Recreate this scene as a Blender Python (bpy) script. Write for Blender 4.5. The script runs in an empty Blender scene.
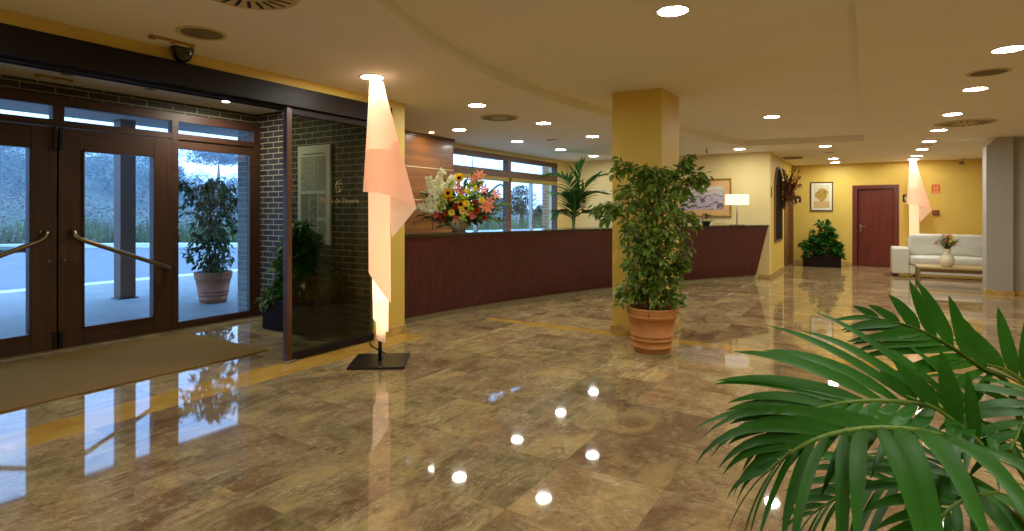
import bpy, bmesh, math, random
from mathutils import Vector, Matrix
R = math.radians
PI = math.pi
SC = bpy.context.scene
COL = SC.collection
rnd = random.Random(7)

# ------------------------------------------------------------------ camera geometry
EYE = 1.45
FPX = 570.0
YAW = R(32)
SN, CS = math.sin(YAW), math.cos(YAW)

def sight(u, v, d):
    """point at depth d (metres along the lens axis) seen at picture position u, v"""
    l = (u - 512) / FPX * d
    return Vector((-SN * d + CS * l, CS * d + SN * l, EYE + (211.8 - v) / FPX * d))

# ------------------------------------------------------------------ colours and materials
def lin(c):
    c = c / 255.0
    return c / 12.92 if c <= 0.04045 else ((c + 0.055) / 1.055) ** 2.4

def rgb(r, g, b):
    return (lin(r), lin(g), lin(b), 1.0)

class NT:
    def __init__(self, name):
        self.m = bpy.data.materials.new(name)
        self.m.use_nodes = True
        self.t = self.m.node_tree
        self.t.nodes.clear()
        self.out = self.t.nodes.new('ShaderNodeOutputMaterial')
    def n(self, kind, **kw):
        nd = self.t.nodes.new(kind)
        for k, v in kw.items():
            if k.startswith('_'):
                setattr(nd, k[1:], v)
            else:
                key = k.replace('__', ' ')
                if key.isdigit():
                    key = int(key)
                nd.inputs[key].default_value = v
        return nd
    def l(self, a, b):
        self.t.links.new(a, b)
    def math(self, op, a, b=None):
        nd = self.t.nodes.new('ShaderNodeMath')
        nd.operation = op
        for i, x in enumerate((a, b)):
            if x is None:
                continue
            if isinstance(x, (int, float)):
                nd.inputs[i].default_value = x
            else:
                self.l(x, nd.inputs[i])
        return nd.outputs[0]
    def mix(self, fac, a, b):
        nd = self.t.nodes.new('ShaderNodeMix')
        nd.data_type = 'RGBA'
        for sock, x in ((nd.inputs[0], fac), (nd.inputs[6], a), (nd.inputs[7], b)):
            if isinstance(x, (int, float)):
                sock.default_value = x
            elif isinstance(x, tuple):
                sock.default_value = x
            else:
                self.l(x, sock)
        return nd.outputs[2]
    def ramp(self, fac, stops):
        nd = self.t.nodes.new('ShaderNodeValToRGB')
        el = nd.color_ramp.elements
        while len(el) < len(stops):
            el.new(0.5)
        for e, (p, c) in zip(el, stops):
            e.position = p
            e.color = c
        self.l(fac, nd.inputs[0])
        return nd.outputs[0]

MATS = {}
def plain(name, col, rough=0.5, spec=0.5, metal=0.0, noise=0.0, nscale=8.0, bump=0.0, bscale=60.0, coat=0.0, stretch=None, transl=0.0):
    """principled material with a procedural colour variation and an optional bump"""
    if name in MATS:
        return MATS[name]
    t = NT(name)
    p = t.n('ShaderNodeBsdfPrincipled', Roughness=rough, Metallic=metal)
    p.inputs['Specular IOR Level'].default_value = spec
    p.inputs['Coat Weight'].default_value = coat
    p.inputs['Coat Roughness'].default_value = 0.08
    tc = t.n('ShaderNodeTexCoord')
    mp = t.n('ShaderNodeMapping')
    if stretch:
        mp.inputs['Scale'].default_value = stretch
    t.l(tc.outputs['Object'], mp.inputs[0])
    nz = t.n('ShaderNodeTexNoise', Scale=nscale, Detail=5.0)
    t.l(mp.outputs[0], nz.inputs['Vector'])
    k = max(noise, 0.02)
    dark = tuple(c * (1 - k) for c in col[:3]) + (1,)
    lite = tuple(min(1, c * (1 + k)) for c in col[:3]) + (1,)
    c = t.ramp(nz.outputs[0], [(0.3, dark), (0.7, lite)])
    t.l(c, p.inputs['Base Color'])
    if bump:
        nb = t.n('ShaderNodeTexNoise', Scale=bscale, Detail=4.0)
        t.l(mp.outputs[0], nb.inputs['Vector'])
        bp = t.n('ShaderNodeBump', Strength=bump, Distance=0.02)
        t.l(nb.outputs[0], bp.inputs['Height'])
        t.l(bp.outputs[0], p.inputs['Normal'])
    last = p.outputs[0]
    if transl:
        tr = t.n('ShaderNodeBsdfTranslucent')
        t.l(c, tr.inputs[0])
        mx = t.n('ShaderNodeMixShader')
        mx.inputs[0].default_value = transl
        t.l(p.outputs[0], mx.inputs[1])
        t.l(tr.outputs[0], mx.inputs[2])
        last = mx.outputs[0]
    t.l(last, t.out.inputs[0])
    MATS[name] = t.m
    return t.m

def glow(name, col, strength, soft=None):
    if name in MATS:
        return MATS[name]
    t = NT(name)
    e = t.n('ShaderNodeEmission', Color=col, Strength=strength)
    last = e.outputs[0]
    if soft is not None:
        tr = t.n('ShaderNodeBsdfTranslucent', Color=soft)
        df = t.n('ShaderNodeBsdfDiffuse', Color=soft)
        mx = t.n('ShaderNodeMixShader')
        mx.inputs[0].default_value = 0.5
        t.l(tr.outputs[0], mx.inputs[1]); t.l(df.outputs[0], mx.inputs[2])
        ad = t.n('ShaderNodeAddShader')
        t.l(mx.outputs[0], ad.inputs[0]); t.l(e.outputs[0], ad.inputs[1])
        last = ad.outputs[0]
    t.l(last, t.out.inputs[0])
    MATS[name] = t.m
    return t.m

def glass(name, tint, refl=1.0):
    if name in MATS:
        return MATS[name]
    t = NT(name)
    tr = t.n('ShaderNodeBsdfTransparent', Color=tint)
    gl = t.n('ShaderNodeBsdfGlossy', Roughness=0.01, Color=(refl, refl, refl, 1))
    fr = t.n('ShaderNodeFresnel', IOR=1.5)
    mx = t.n('ShaderNodeMixShader')
    t.l(fr.outputs[0], mx.inputs[0]); t.l(tr.outputs[0], mx.inputs[1]); t.l(gl.outputs[0], mx.inputs[2])
    t.l(mx.outputs[0], t.out.inputs[0])
    MATS[name] = t.m
    return t.m

def wood(name, dark, lite, axis='Z', rough=0.35, scale=1.0, coat=0.0):
    if name in MATS:
        return MATS[name]
    t = NT(name)
    p = t.n('ShaderNodeBsdfPrincipled', Roughness=rough)
    p.inputs['Coat Weight'].default_value = coat
    p.inputs['Coat Roughness'].default_value = 0.12
    tc = t.n('ShaderNodeTexCoord')
    mp = t.n('ShaderNodeMapping')
    s = {'X': (1.2, 26, 26), 'Y': (26, 1.2, 26), 'Z': (26, 26, 1.2)}[axis]
    mp.inputs['Scale'].default_value = tuple(q * scale for q in s)
    t.l(tc.outputs['Object'], mp.inputs[0])
    nz = t.n('ShaderNodeTexNoise', Scale=1.0, Detail=6.0, Roughness=0.6, Distortion=0.4)
    t.l(mp.outputs[0], nz.inputs['Vector'])
    c = t.ramp(nz.outputs[0], [(0.3, dark), (0.72, lite)])
    t.l(c, p.inputs['Base Color'])
    t.l(p.outputs[0], t.out.inputs[0])
    MATS[name] = t.m
    return t.m

def brick(name, c1, c2, mortar, w, h, plane, gap=0.011, rough=0.7):
    if name in MATS:
        return MATS[name]
    t = NT(name)
    p = t.n('ShaderNodeBsdfPrincipled', Roughness=rough)
    g = t.n('ShaderNodeNewGeometry')
    sx = t.n('ShaderNodeSeparateXYZ')
    t.l(g.outputs['Position'], sx.inputs[0])
    cb = t.n('ShaderNodeCombineXYZ')
    t.l(sx.outputs['X' if plane == 'x' else 'Y'], cb.inputs[0])
    t.l(sx.outputs['Z'], cb.inputs[1])
    b = t.n('ShaderNodeTexBrick', Color1=c1, Color2=c2, Mortar=mortar, Scale=1.0)
    b.inputs['Mortar Size'].default_value = gap
    b.inputs['Mortar Smooth'].default_value = 0.3
    b.inputs['Brick Width'].default_value = w
    b.inputs['Row Height'].default_value = h
    t.l(cb.outputs[0], b.inputs['Vector'])
    t.l(b.outputs['Color'], p.inputs['Base Color'])
    bp = t.n('ShaderNodeBump', Strength=0.6, Distance=0.01)
    bp.invert = True
    t.l(b.outputs['Fac'], bp.inputs['Height'])
    t.l(bp.outputs[0], p.inputs['Normal'])
    t.l(p.outputs[0], t.out.inputs[0])
    MATS[name] = t.m
    return t.m

def marble_floor():
    t = NT('polished_stone_floor')
    p = t.n('ShaderNodeBsdfPrincipled', Roughness=0.06)
    p.inputs['Specular IOR Level'].default_value = 0.26
    g = t.n('ShaderNodeNewGeometry')
    sx = t.n('ShaderNodeSeparateXYZ')
    t.l(g.outputs['Position'], sx.inputs[0])
    X, Y = sx.outputs['X'], sx.outputs['Y']
    # slabs 0.6 x 0.6, joints along the entrance wall
    ix = t.math('FLOOR', t.math('DIVIDE', t.math('ADD', X, 1.5), 0.6))
    iy = t.math('FLOOR', t.math('DIVIDE', t.math('ADD', Y, 0.06), 0.6))
    cb = t.n('ShaderNodeCombineXYZ')
    t.l(ix, cb.inputs[0]); t.l(iy, cb.inputs[1])
    wn = t.n('ShaderNodeTexWhiteNoise', _noise_dimensions='2D')
    t.l(cb.outputs[0], wn.inputs['Vector'])
    # each slab reads its own piece of stone
    off = t.n('ShaderNodeVectorMath', _operation='MULTIPLY')
    off.inputs[1].default_value = (7, 9, 5)
    t.l(wn.outputs['Color'], off.inputs[0])
    ad = t.n('ShaderNodeVectorMath', _operation='ADD')
    t.l(g.outputs['Position'], ad.inputs[0]); t.l(off.outputs[0], ad.inputs[1])
    right = t.math('GREATER_THAN', X, -1.5)
    def vein(rot, sc, detail, dist, rough=0.65):
        m = t.n('ShaderNodeMapping')
        m.inputs['Rotation'].default_value = (0, 0, rot)
        m.inputs['Scale'].default_value = sc
        t.l(ad.outputs[0], m.inputs[0])
        nz = t.n('ShaderNodeTexNoise', Scale=1.0, Detail=detail, Roughness=rough, Distortion=dist)
        t.l(m.outputs[0], nz.inputs['Vector'])
        return nz.outputs[0]
    a1 = vein(R(-12), (5.2, 1.3, 2.0), 8.0, 1.3)
    a2 = vein(R(20), (1.7, 4.4, 2.0), 8.0, 1.3)
    va = t.n('ShaderNodeMix'); va.data_type = 'FLOAT'
    t.l(right, va.inputs[0]); t.l(a1, va.inputs[2]); t.l(a2, va.inputs[3])
    base = t.ramp(va.outputs[0], [(0.30, rgb(58, 46, 34)), (0.41, rgb(108, 86, 60)), (0.49, rgb(156, 132, 94)),
                                  (0.56, rgb(128, 102, 76)), (0.68, rgb(204, 186, 144))])
    big = vein(R(40), (0.9, 1.6, 1.0), 4.0, 0.8)
    tint = t.ramp(big, [(0.36, rgb(112, 78, 62)), (0.5, rgb(158, 140, 104)), (0.64, rgb(112, 110, 74))])
    c1 = t.mix(0.46, base, tint)
    f1 = vein(R(-15), (9.0, 2.0, 3.0), 10.0, 2.2, 0.7)
    f2 = vein(R(22), (6.0, 14.0, 3.0), 10.0, 1.6, 0.75)
    vf = t.n('ShaderNodeMix'); vf.data_type = 'FLOAT'
    t.l(right, vf.inputs[0]); t.l(f1, vf.inputs[2]); t.l(f2, vf.inputs[3])
    lines = t.ramp(t.math('ABSOLUTE', t.math('SUBTRACT', vf.outputs[0], 0.5)), [(0.0, (1, 1, 1, 1)), (0.022, (0, 0, 0, 1))])
    msk = t.ramp(vein(0.3, (2.2, 2.2, 1), 3.0, 0.2), [(0.47, (0, 0, 0, 1)), (0.66, (1, 1, 1, 1))])
    lf = t.math('MULTIPLY', t.math('MULTIPLY', lines, msk), 0.75)
    c2 = t.mix(lf, c1, rgb(214, 198, 156))
    dk = t.ramp(vf.outputs[0], [(0.33, (1, 1, 1, 1)), (0.42, (0, 0, 0, 1))])
    c3 = t.mix(t.math('MULTIPLY', dk, 0.65), c2, rgb(62, 46, 32))
    # redder slabs on the room side of the joint
    c4 = t.mix(t.math('MULTIPLY', right, 0.30), c3, rgb(150, 108, 80))
    gn = t.n('ShaderNodeTexNoise', Scale=26.0, Detail=8.0, Roughness=0.75, Distortion=0.8)
    t.l(ad.outputs[0], gn.inputs['Vector'])
    c4 = t.mix(t.math('MULTIPLY', t.ramp(gn.outputs[0], [(0.30, (1, 1, 1, 1)), (0.47, (0, 0, 0, 1))]), 0.7), c4, rgb(74, 58, 42))
    c4 = t.mix(t.math('MULTIPLY', t.ramp(gn.outputs[0], [(0.54, (0, 0, 0, 1)), (0.70, (1, 1, 1, 1))]), 0.6), c4, rgb(206, 188, 146))
    cl_ = vein(R(28), (2.1, 1.5, 1.0), 7.0, 1.4, 0.6)
    c4 = t.mix(t.math('MULTIPLY', t.ramp(cl_, [(0.36, (1, 1, 1, 1)), (0.47, (0, 0, 0, 1))]), 0.55), c4, rgb(100, 70, 52))
    c4 = t.mix(t.math('MULTIPLY', t.ramp(cl_, [(0.52, (0, 0, 0, 1)), (0.64, (1, 1, 1, 1))]), 0.5), c4, rgb(188, 162, 106))
    # slab-to-slab tone
    hs = t.n('ShaderNodeHueSaturation')
    t.l(t.math('ADD', 0.98, t.math('MULTIPLY', wn.outputs['Value'], 0.48)), hs.inputs['Value'])
    t.l(t.mix(0.10, c4, rgb(150, 134, 84)), hs.inputs['Color'])
    # honey stone border strips
    def band(c, lo, hi):
        return t.math('MULTIPLY', t.math('GREATER_THAN', c, lo), t.math('LESS_THAN', c, hi))
    s1 = t.math('MULTIPLY', band(X, -4.78, -4.39), t.math('LESS_THAN', Y, 5.12))
    s2 = t.math('MULTIPLY', band(Y, 6.30, 6.48), t.math('GREATER_THAN', X, -4.36))
    st = t.math('MINIMUM', t.math('ADD', s1, s2), 1.0)
    hc = t.ramp(vein(0.5, (4, 2, 2), 6.0, 0.6), [(0.3, rgb(176, 132, 52)), (0.7, rgb(212, 172, 88))])
    c5 = t.mix(st, hs.outputs[0], hc)
    # joints
    fx = t.math('ABSOLUTE', t.math('SUBTRACT', t.math('FRACT', t.math('DIVIDE', t.math('ADD', X, 1.5), 0.6)), 0.5))
    fy = t.math('ABSOLUTE', t.math('SUBTRACT', t.math('FRACT', t.math('DIVIDE', t.math('ADD', Y, 0.06), 0.6)), 0.5))
    jt = t.math('GREATER_THAN', t.math('MAXIMUM', fx, fy), 0.4975)
    jt = t.math('MULTIPLY', t.math('MULTIPLY', jt, t.math('SUBTRACT', 1.0, st)), 0.2)
    c6 = t.mix(jt, c5, rgb(70, 54, 38))
    t.l(c6, p.inputs['Base Color'])
    rg = t.math('ADD', 0.02, t.math('MULTIPLY', big, 0.035))
    t.l(rg, p.inputs['Roughness'])
    t.l(p.outputs[0], t.out.inputs[0])
    return t.m

M_FLOOR = marble_floor()
M_CEIL = plain('cream_ceiling_paint', rgb(240, 234, 220), 0.8, 0.2, noise=0.02, nscale=1.5)
M_YEL = plain('yellow_wall_paint', rgb(220, 190, 92), 0.55, 0.4, noise=0.03, nscale=2, bump=0.04, bscale=160)
M_CREAM = plain('cream_wall_paint', rgb(230, 208, 146), 0.6, 0.35, noise=0.03, nscale=2, bump=0.03, bscale=160)
M_GREYP = plain('grey_wall_paint', rgb(172, 168, 160), 0.7, 0.3, noise=0.03, nscale=2)
M_SKIRT = plain('stone_skirting', rgb(192, 160, 96), 0.2, 0.5, noise=0.25, nscale=9)
M_BLACK = plain('black_metal', rgb(24, 20, 18), 0.35, 0.5, noise=0.05)
M_TRACK = plain('dark_brown_track_metal', rgb(28, 21, 16), 0.5, 0.2, noise=0.06)
M_FRAME = wood('dark_brown_door_wood', rgb(66, 42, 28), rgb(92, 60, 40), 'Z', 0.5)
M_FRAMEH = wood('dark_brown_frame_wood', rgb(62, 39, 26), rgb(90, 58, 40), 'Y', 0.5)
M_STILE = wood('reddish_stile_wood', rgb(66, 38, 25), rgb(98, 60, 38), 'Z', 0.4)
M_STEEL = plain('brushed_steel', rgb(170, 165, 150), 0.28, 0.5, 1.0, noise=0.08, nscale=20)
M_BRONZE = plain('bronze_metal', rgb(164, 150, 122), 0.3, 0.5, 1.0, noise=0.08)
M_GOLD = plain('gilt_metal', rgb(170, 132, 58), 0.4, 0.5, 0.7, noise=0.1)
M_GLASS = glass('clear_door_glass', (0.96, 0.97, 0.97, 1))
M_TINT = glass('green_tinted_glass', (0.36, 0.40, 0.28, 1), 0.9)
M_MAT = plain('brown_coir_matting', rgb(152, 120, 62), 0.95, 0.1, noise=0.22, nscale=120, bump=0.5, bscale=300)
M_BRICKX = brick('slate_brick_along_x', rgb(40, 37, 31), rgb(54, 49, 40), rgb(172, 160, 128), 0.23, 0.075, 'x', 0.007)
M_BRICKY = brick('slate_brick_along_y', rgb(52, 48, 36), rgb(66, 60, 46), rgb(160, 150, 118), 0.30, 0.075, 'y', 0.008)
M_BRICKD = brick('grey_outdoor_brick', rgb(120, 112, 100), rgb(138, 130, 116), rgb(176, 170, 158), 0.23, 0.075, 'x', 0.007)
M_BRICKO = brick('pale_outdoor_brick', rgb(150, 104, 66), rgb(128, 90, 58), rgb(170, 146, 116), 0.26, 0.085, 'x')
M_REDW = wood('red_mahogany_veneer', rgb(58, 19, 22), rgb(98, 37, 38), 'Z', 0.4, 1.0)
M_REDD = wood('red_door_veneer', rgb(86, 30, 26), rgb(112, 44, 36), 'Z', 0.3, 1.0, coat=0.3)
M_HONEY = wood('honey_wood_panel', rgb(104, 58, 20), rgb(152, 93, 38), 'Y', 0.38, 0.35, coat=0.12)
M_WTOP = plain('dark_stone_worktop', rgb(52, 44, 32), 0.15, 0.5, noise=0.3, nscale=30)
M_PLINTH = plain('grey_plinth', rgb(146, 136, 104), 0.4, 0.5, noise=0.08)
M_LEDC = glow('downlight_glow', (1.0, 1.0, 0.90, 1), 100.0)
M_RING = plain('white_ring_paint', rgb(232, 226, 210), 0.4, 0.4)
M_VENT = plain('vent_paint', rgb(206, 190, 150), 0.9, 0.1)
M_GRILLE = plain('grey_speaker_mesh', rgb(128, 120, 96), 0.9, 0.1, noise=0.2, nscale=200)
M_TERRA = plain('terracotta', rgb(194, 130, 72), 0.65, 0.35, noise=0.10, nscale=10, bump=0.05)
M_TERRB = plain('weathered_terracotta', rgb(176, 116, 88), 0.8, 0.2, noise=0.18, nscale=9, bump=0.1)
M_SOIL = plain('potting_soil', rgb(52, 38, 26), 0.95, 0.1, noise=0.4, nscale=50, bump=0.6)
M_BARK = plain('grey_brown_bark', rgb(98, 78, 54), 0.85, 0.2, noise=0.3, nscale=30, bump=0.3)
M_FICUS = plain('ficus_leaf_green', rgb(112, 142, 54), 0.42, 0.45, noise=0.6, nscale=18, transl=0.38)
M_FICUSB = plain('dull_ficus_leaf', rgb(86, 96, 56), 0.5, 0.4, noise=0.35, nscale=12, transl=0.25)
M_PALM = plain('palm_leaf_green', rgb(50, 108, 26), 0.48, 0.3, noise=0.25, nscale=5, transl=0.22)
M_PALMD = plain('dark_palm_leaf', rgb(46, 90, 28), 0.5, 0.3, noise=0.3, nscale=6, transl=0.2)
M_RACH = plain('palm_stem', rgb(104, 132, 44), 0.45, 0.4, noise=0.15)
M_SHRUB = plain('shrub_leaf_green', rgb(58, 116, 40), 0.4, 0.5, noise=0.45, nscale=16, transl=0.2)
M_FERN = plain('fern_leaf_green', rgb(88, 118, 42), 0.5, 0.4, noise=0.35, nscale=14, transl=0.25)
M_LEATH = plain('white_leather', rgb(208, 206, 194), 0.38, 0.5, noise=0.03, nscale=5, bump=0.6, bscale=6)
M_BOXD = plain('dark_planter_wood', rgb(34, 25, 21), 0.7, 0.12, noise=0.15)
M_PORC = plain('cream_porcelain', rgb(226, 216, 186), 0.25, 0.5, noise=0.04)
M_WHITE = plain('white_card', rgb(228, 224, 208), 0.7, 0.3, noise=0.02)
M_DRY = plain('dried_twig', rgb(116, 82, 54), 0.85, 0.2, noise=0.3, nscale=20)
M_DRYL = plain('dried_leaf', rgb(128, 86, 58), 0.8, 0.2, noise=0.35, nscale=14, transl=0.15)

# ------------------------------------------------------------------ mesh helpers
class MB:
    """collects shapes into one mesh"""
    def __init__(self):
        self.b = bmesh.new()
        self.smooth = False
    def face(self, pts, sm=False):
        f = self.b.faces.new([self.b.verts.new(p) for p in pts])
        f.smooth = sm
        return self
    def box(self, x0, x1, y0, y1, z0, z1, bev=0.0, seg=2, rot=None):
        r = bmesh.ops.create_cube(self.b, size=1.0)
        vs = r['verts']
        for v in vs:
            v.co = Vector(((x0 + x1) / 2 + v.co.x * (x1 - x0), (y0 + y1) / 2 + v.co.y * (y1 - y0), (z0 + z1) / 2 + v.co.z * (z1 - z0)))
        if bev > 0:
            es = list({e for v in vs for e in v.link_edges})
            o = bmesh.ops.bevel(self.b, geom=es, offset=bev, segments=seg, profile=0.5, affect='EDGES')
            for f in o['faces']:
                f.smooth = True
            vs = list({v for f in o['faces'] for v in f.verts} | {v for v in vs if v.is_valid})
        if rot is not None:
            c = Vector(((x0 + x1) / 2, (y0 + y1) / 2, (z0 + z1) / 2))
            for v in vs:
                if v.is_valid:
                    v.co = c + rot @ (v.co - c)
        return self
    def lathe(self, prof, cx=0, cy=0, cz=0, seg=32, cap=False):
        rings = []
        for r, z in prof:
            rings.append([self.b.verts.new((cx + r * math.cos(2 * PI * i / seg), cy + r * math.sin(2 * PI * i / seg), cz + z)) for i in range(seg)])
        for a, c in zip(rings, rings[1:]):
            for i in range(seg):
                f = self.b.faces.new((a[i], a[(i + 1) % seg], c[(i + 1) % seg], c[i]))
                f.smooth = True
        if cap:
            if prof[0][0] > 1e-4:
                self.b.faces.new(list(reversed(rings[0])))
            if prof[-1][0] > 1e-4:
                self.b.faces.new(rings[-1])
        return self
    def tube(self, pts, r, seg=8, r1=None, cap=True):
        pts = [Vector(p) for p in pts]
        n = len(pts)
        prev = None
        rings = []
        for i, p in enumerate(pts):
            t = (pts[min(i + 1, n - 1)] - pts[max(i - 1, 0)]).normalized()
            if prev is None:
                a = Vector((0, 0, 1)) if abs(t.z) < 0.9 else Vector((1, 0, 0))
                u = t.cross(a).normalized()
            else:
                u = (prev - t * prev.dot(t)).normalized()
            prev = u
            w = t.cross(u)
            rr = r if r1 is None else r + (r1 - r) * i / max(1, n - 1)
            rings.append([self.b.verts.new(p + (u * math.cos(2 * PI * k / seg) + w * math.sin(2 * PI * k / seg)) * rr) for k in range(seg)])
        for a, c in zip(rings, rings[1:]):
            for k in range(seg):
                f = self.b.faces.new((a[k], a[(k + 1) % seg], c[(k + 1) % seg], c[k]))
                f.smooth = True
        if cap:
            self.b.faces.new(list(reversed(rings[0])))
            self.b.faces.new(rings[-1])
        return self
    def grid(self, rows, sm=True, closed=False):
        vr = [[self.b.verts.new(p) for p in r] for r in rows]
        for a, c in zip(vr, vr[1:]):
            m = len(a)
            for k in range(m if closed else m - 1):
                f = self.b.faces.new((a[k], a[(k + 1) % m], c[(k + 1) % m], c[k]))
                f.smooth = sm
        return self
    def prism(self, poly, z0, z1):
        lo = [self.b.verts.new((x, y, z0)) for x, y in poly]
        hi = [self.b.verts.new((x, y, z1)) for x, y in poly]
        n = len(poly)
        for i in range(n):
            self.b.faces.new((lo[i], lo[(i + 1) % n], hi[(i + 1) % n], hi[i]))
        self.b.faces.new(list(reversed(lo)))
        self.b.faces.new(hi)
        return self
    def ball(self, c, r, sub=2, sq=(1, 1, 1)):
        o = bmesh.ops.create_icosphere(self.b, subdivisions=sub, radius=r)
        for v in o['verts']:
            v.co = Vector((v.co.x * sq[0], v.co.y * sq[1], v.co.z * sq[2])) + Vector(c)
            for f in v.link_faces:
                f.smooth = True
        return self
    def leaf(self, base, d, up, ln, wd, fold=0.15, bend=0.2):
        """small pointed leaf of six faces"""
        d = Vector(d).normalized()
        s = d.cross(Vector(up))
        if s.length < 1e-3:
            s = d.cross(Vector((1, 0, 0.1)))
        s.normalize()
        n = s.cross(d)
        base = Vector(base)
        mids, ls, rs = [], [], []
        for q, w in ((0, 0.0), (0.3, 0.85), (0.62, 0.9), (1.0, 0.0)):
            c = base + d * ln * q - n * (bend * ln * q * q)
            mids.append(self.b.verts.new(c))
            if w:
                ls.append(self.b.verts.new(c + s * wd * 0.5 * w + n * fold * wd))
                rs.append(self.b.verts.new(c - s * wd * 0.5 * w + n * fold * wd))
        for a in (ls, rs):
            fl = (a is ls)
            for q in ((mids[0], a[0], mids[1]), (mids[1], a[0], a[1], mids[2]), (mids[2], a[1], mids[3])):
                f = self.b.faces.new(q if fl else tuple(reversed(q)))
                f.smooth = True
        return self
    def done(self, recalc=True):
        if recalc:
            bmesh.ops.recalc_face_normals(self.b, faces=self.b.faces)
        return self.b

def link(name, mb, mat, parent=None, world=False, recalc=True):
    me = bpy.data.meshes.new(name)
    b = mb.done(recalc)
    if world and parent is not None:
        o = parent.location if parent.parent is None else parent.parent.location
        bmesh.ops.translate(b, verts=b.verts, vec=-Vector(o))
    b.to_mesh(me)
    b.free()
    me.materials.append(mat)
    o = bpy.data.objects.new(name, me)
    COL.objects.link(o)
    if parent is not None:
        o.parent = parent
    return o

def tag(o, label, cat, group=None):
    o['label'] = label
    o['category'] = cat
    if group:
        o['group'] = group
    return o

def thing(name, label, cat, loc=(0, 0, 0), rz=0.0, group=None):
    o = bpy.data.objects.new(name, None)
    o.empty_display_size = 0.1
    COL.objects.link(o)
    o.location = loc
    o.rotation_euler = (0, 0, rz)
    return tag(o, label, cat, group)

def struct(name, mb, mat, recalc=True):
    o = link(name, mb, mat, None, recalc=recalc)
    o['kind'] = 'structure'
    return o

def sroot(name, loc=(0, 0, 0), rz=0.0):
    o = bpy.data.objects.new(name, None)
    COL.objects.link(o)
    o.location = loc
    o.rotation_euler = (0, 0, rz)
    o['kind'] = 'structure'
    return o

def dup(root, loc, rz, label, group=None):
    r = root.copy()
    COL.objects.link(r)
    r.location = loc
    r.rotation_euler = (0, 0, rz)
    r['label'] = label
    if group:
        r['group'] = group
    for ch in list(root.children):
        c = ch.copy()
        COL.objects.link(c)
        c.parent = r
        for g in ch.children:
            d = g.copy()
            COL.objects.link(d)
            d.parent = c
    return r

def spline(pts, n=24):
    """Catmull-Rom through the points"""
    pts = [Vector(p) for p in pts]
    P = [pts[0] * 2 - pts[1]] + pts + [pts[-1] * 2 - pts[-2]]
    out = []
    segs = len(pts) - 1
    for i in range(n + 1):
        t = i / n * segs
        k = min(int(t), segs - 1)
        t -= k
        a, b, c, d = P[k], P[k + 1], P[k + 2], P[k + 3]
        out.append(0.5 * ((2 * b) + (c - a) * t + (2 * a - 5 * b + 4 * c - d) * t * t + (3 * b - a - 3 * c + d) * t ** 3))
    return out

# ------------------------------------------------------------------ room shell
ZC, ZR, ZV = 2.75, 2.86, 2.81      # lower ceiling, raised ceiling, vestibule ceiling
XE, XD = -4.72, -7.25              # entrance wall face, door plane
YF, YB = 17.9, 13.35               # far wall, wall behind the counter
struct('floor', MB().face([(-7.42, -4, 0), (5, -4, 0), (5, 18.3, 0), (-7.42, 18.3, 0)]), M_FLOOR)

arc = [(-1.9, 0.0), (-2.3, 1.4), (-2.59, 2.51), (-2.87, 3.29), (-3.05, 4.17), (-3.14, 5.2), (-3.12, 6.2), (-2.98, 7.5), (-2.72, 9.4), (-2.30, 11.2), (-2.06, 12.0)]
arcs = [(p.x, p.y) for p in spline([(x, y, 0) for x, y in arc], 44)]
recess = arcs + [(-0.07, 12.28), (-0.07, -2.0), (-1.2, -1.6)]
def poly_with_hole(outer, hole, z):
    b = MB()
    vo = [b.b.verts.new((x, y, z)) for x, y in outer]
    vh = [b.b.verts.new((x, y, z)) for x, y in hole]
    es = []
    for vs in (vo, vh):
        for i in range(len(vs)):
            es.append(b.b.edges.new((vs[i], vs[(i + 1) % len(vs)])))
    bmesh.ops.triangle_fill(b.b, use_beauty=True, use_dissolve=False, edges=es)
    return b
cl = poly_with_hole([(-6.9, 5.0), (XE - 0.1, 5.0), (XE - 0.1, -4), (5, -4), (5, 18.3), (-6.9, 18.3)], recess, ZC)
n = len(recess)
for i in range(n):
    (xa, ya), (xb, yb) = recess[i], recess[(i + 1) % n]
    cl.face([(xa, ya, ZC), (xb, yb, ZC), (xb, yb, ZR), (xa, ya, ZR)])
cl.b.faces.new([cl.b.verts.new((x, y, ZR)) for x, y in recess])
struct('ceiling', cl, M_CEIL)
struct('trim_1', MB().box(-0.07, 0.02, -2.0, 12.37, ZC - 0.012, ZC + 0.004), M_CEIL)

# entrance wall: lintel over the opening, pier at its right, return at its left
struct('wall_entrance', MB().box(XE - 0.2, XE, -4, 5.12, 2.65, ZV + 0.04).box(XE - 0.06, XE, 4.62, 5.12, 0, 2.65).box(XE - 0.2, XE, -4, 0.2, 0, 2.65), M_YEL)
struct('baseboard_entrance', MB().box(XE - 0.07, XE + 0.018, 4.61, 5.138, 0, 0.10, 0.004), M_SKIRT)
tag(link('sliding_door_track', MB().box(XE + 0.001, XE + 0.05, 0.2, 4.86, 2.46, 2.652, 0.004).box(XE - 0.2, XE + 0.001, 0.2, 4.615, 2.465, 2.648).box(XE - 0.16, XE - 0.13, 0.2, 4.62, 2.44, 2.46).box(XE - 0.06, XE - 0.03, 0.2, 4.62, 2.44, 2.46), M_TRACK),
    'long dark brown metal track casing above the entrance opening', 'door track')
# vestibule
struct('wall_vestibule', MB().box(-7.4, XE - 0.06, 4.88, 5.12, 0, 2.65).box(-7.4, XE - 0.2, 4.88, 5.12, 2.65, ZV), M_BRICKX)
struct('wall_lobby_left', MB().box(-7.4, XE - 0.20, -0.06, 0.2, 0, ZV), M_BRICKX)
struct('wall_doors', MB().box(-7.4, XD - 0.03, 0.2, 4.88, 2.66, ZV), M_BRICKY)
struct('ceiling_vestibule', MB().box(-7.4, XE - 0.2, -0.06, 5.12, ZV, ZV + 0.06), M_CEIL)

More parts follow.
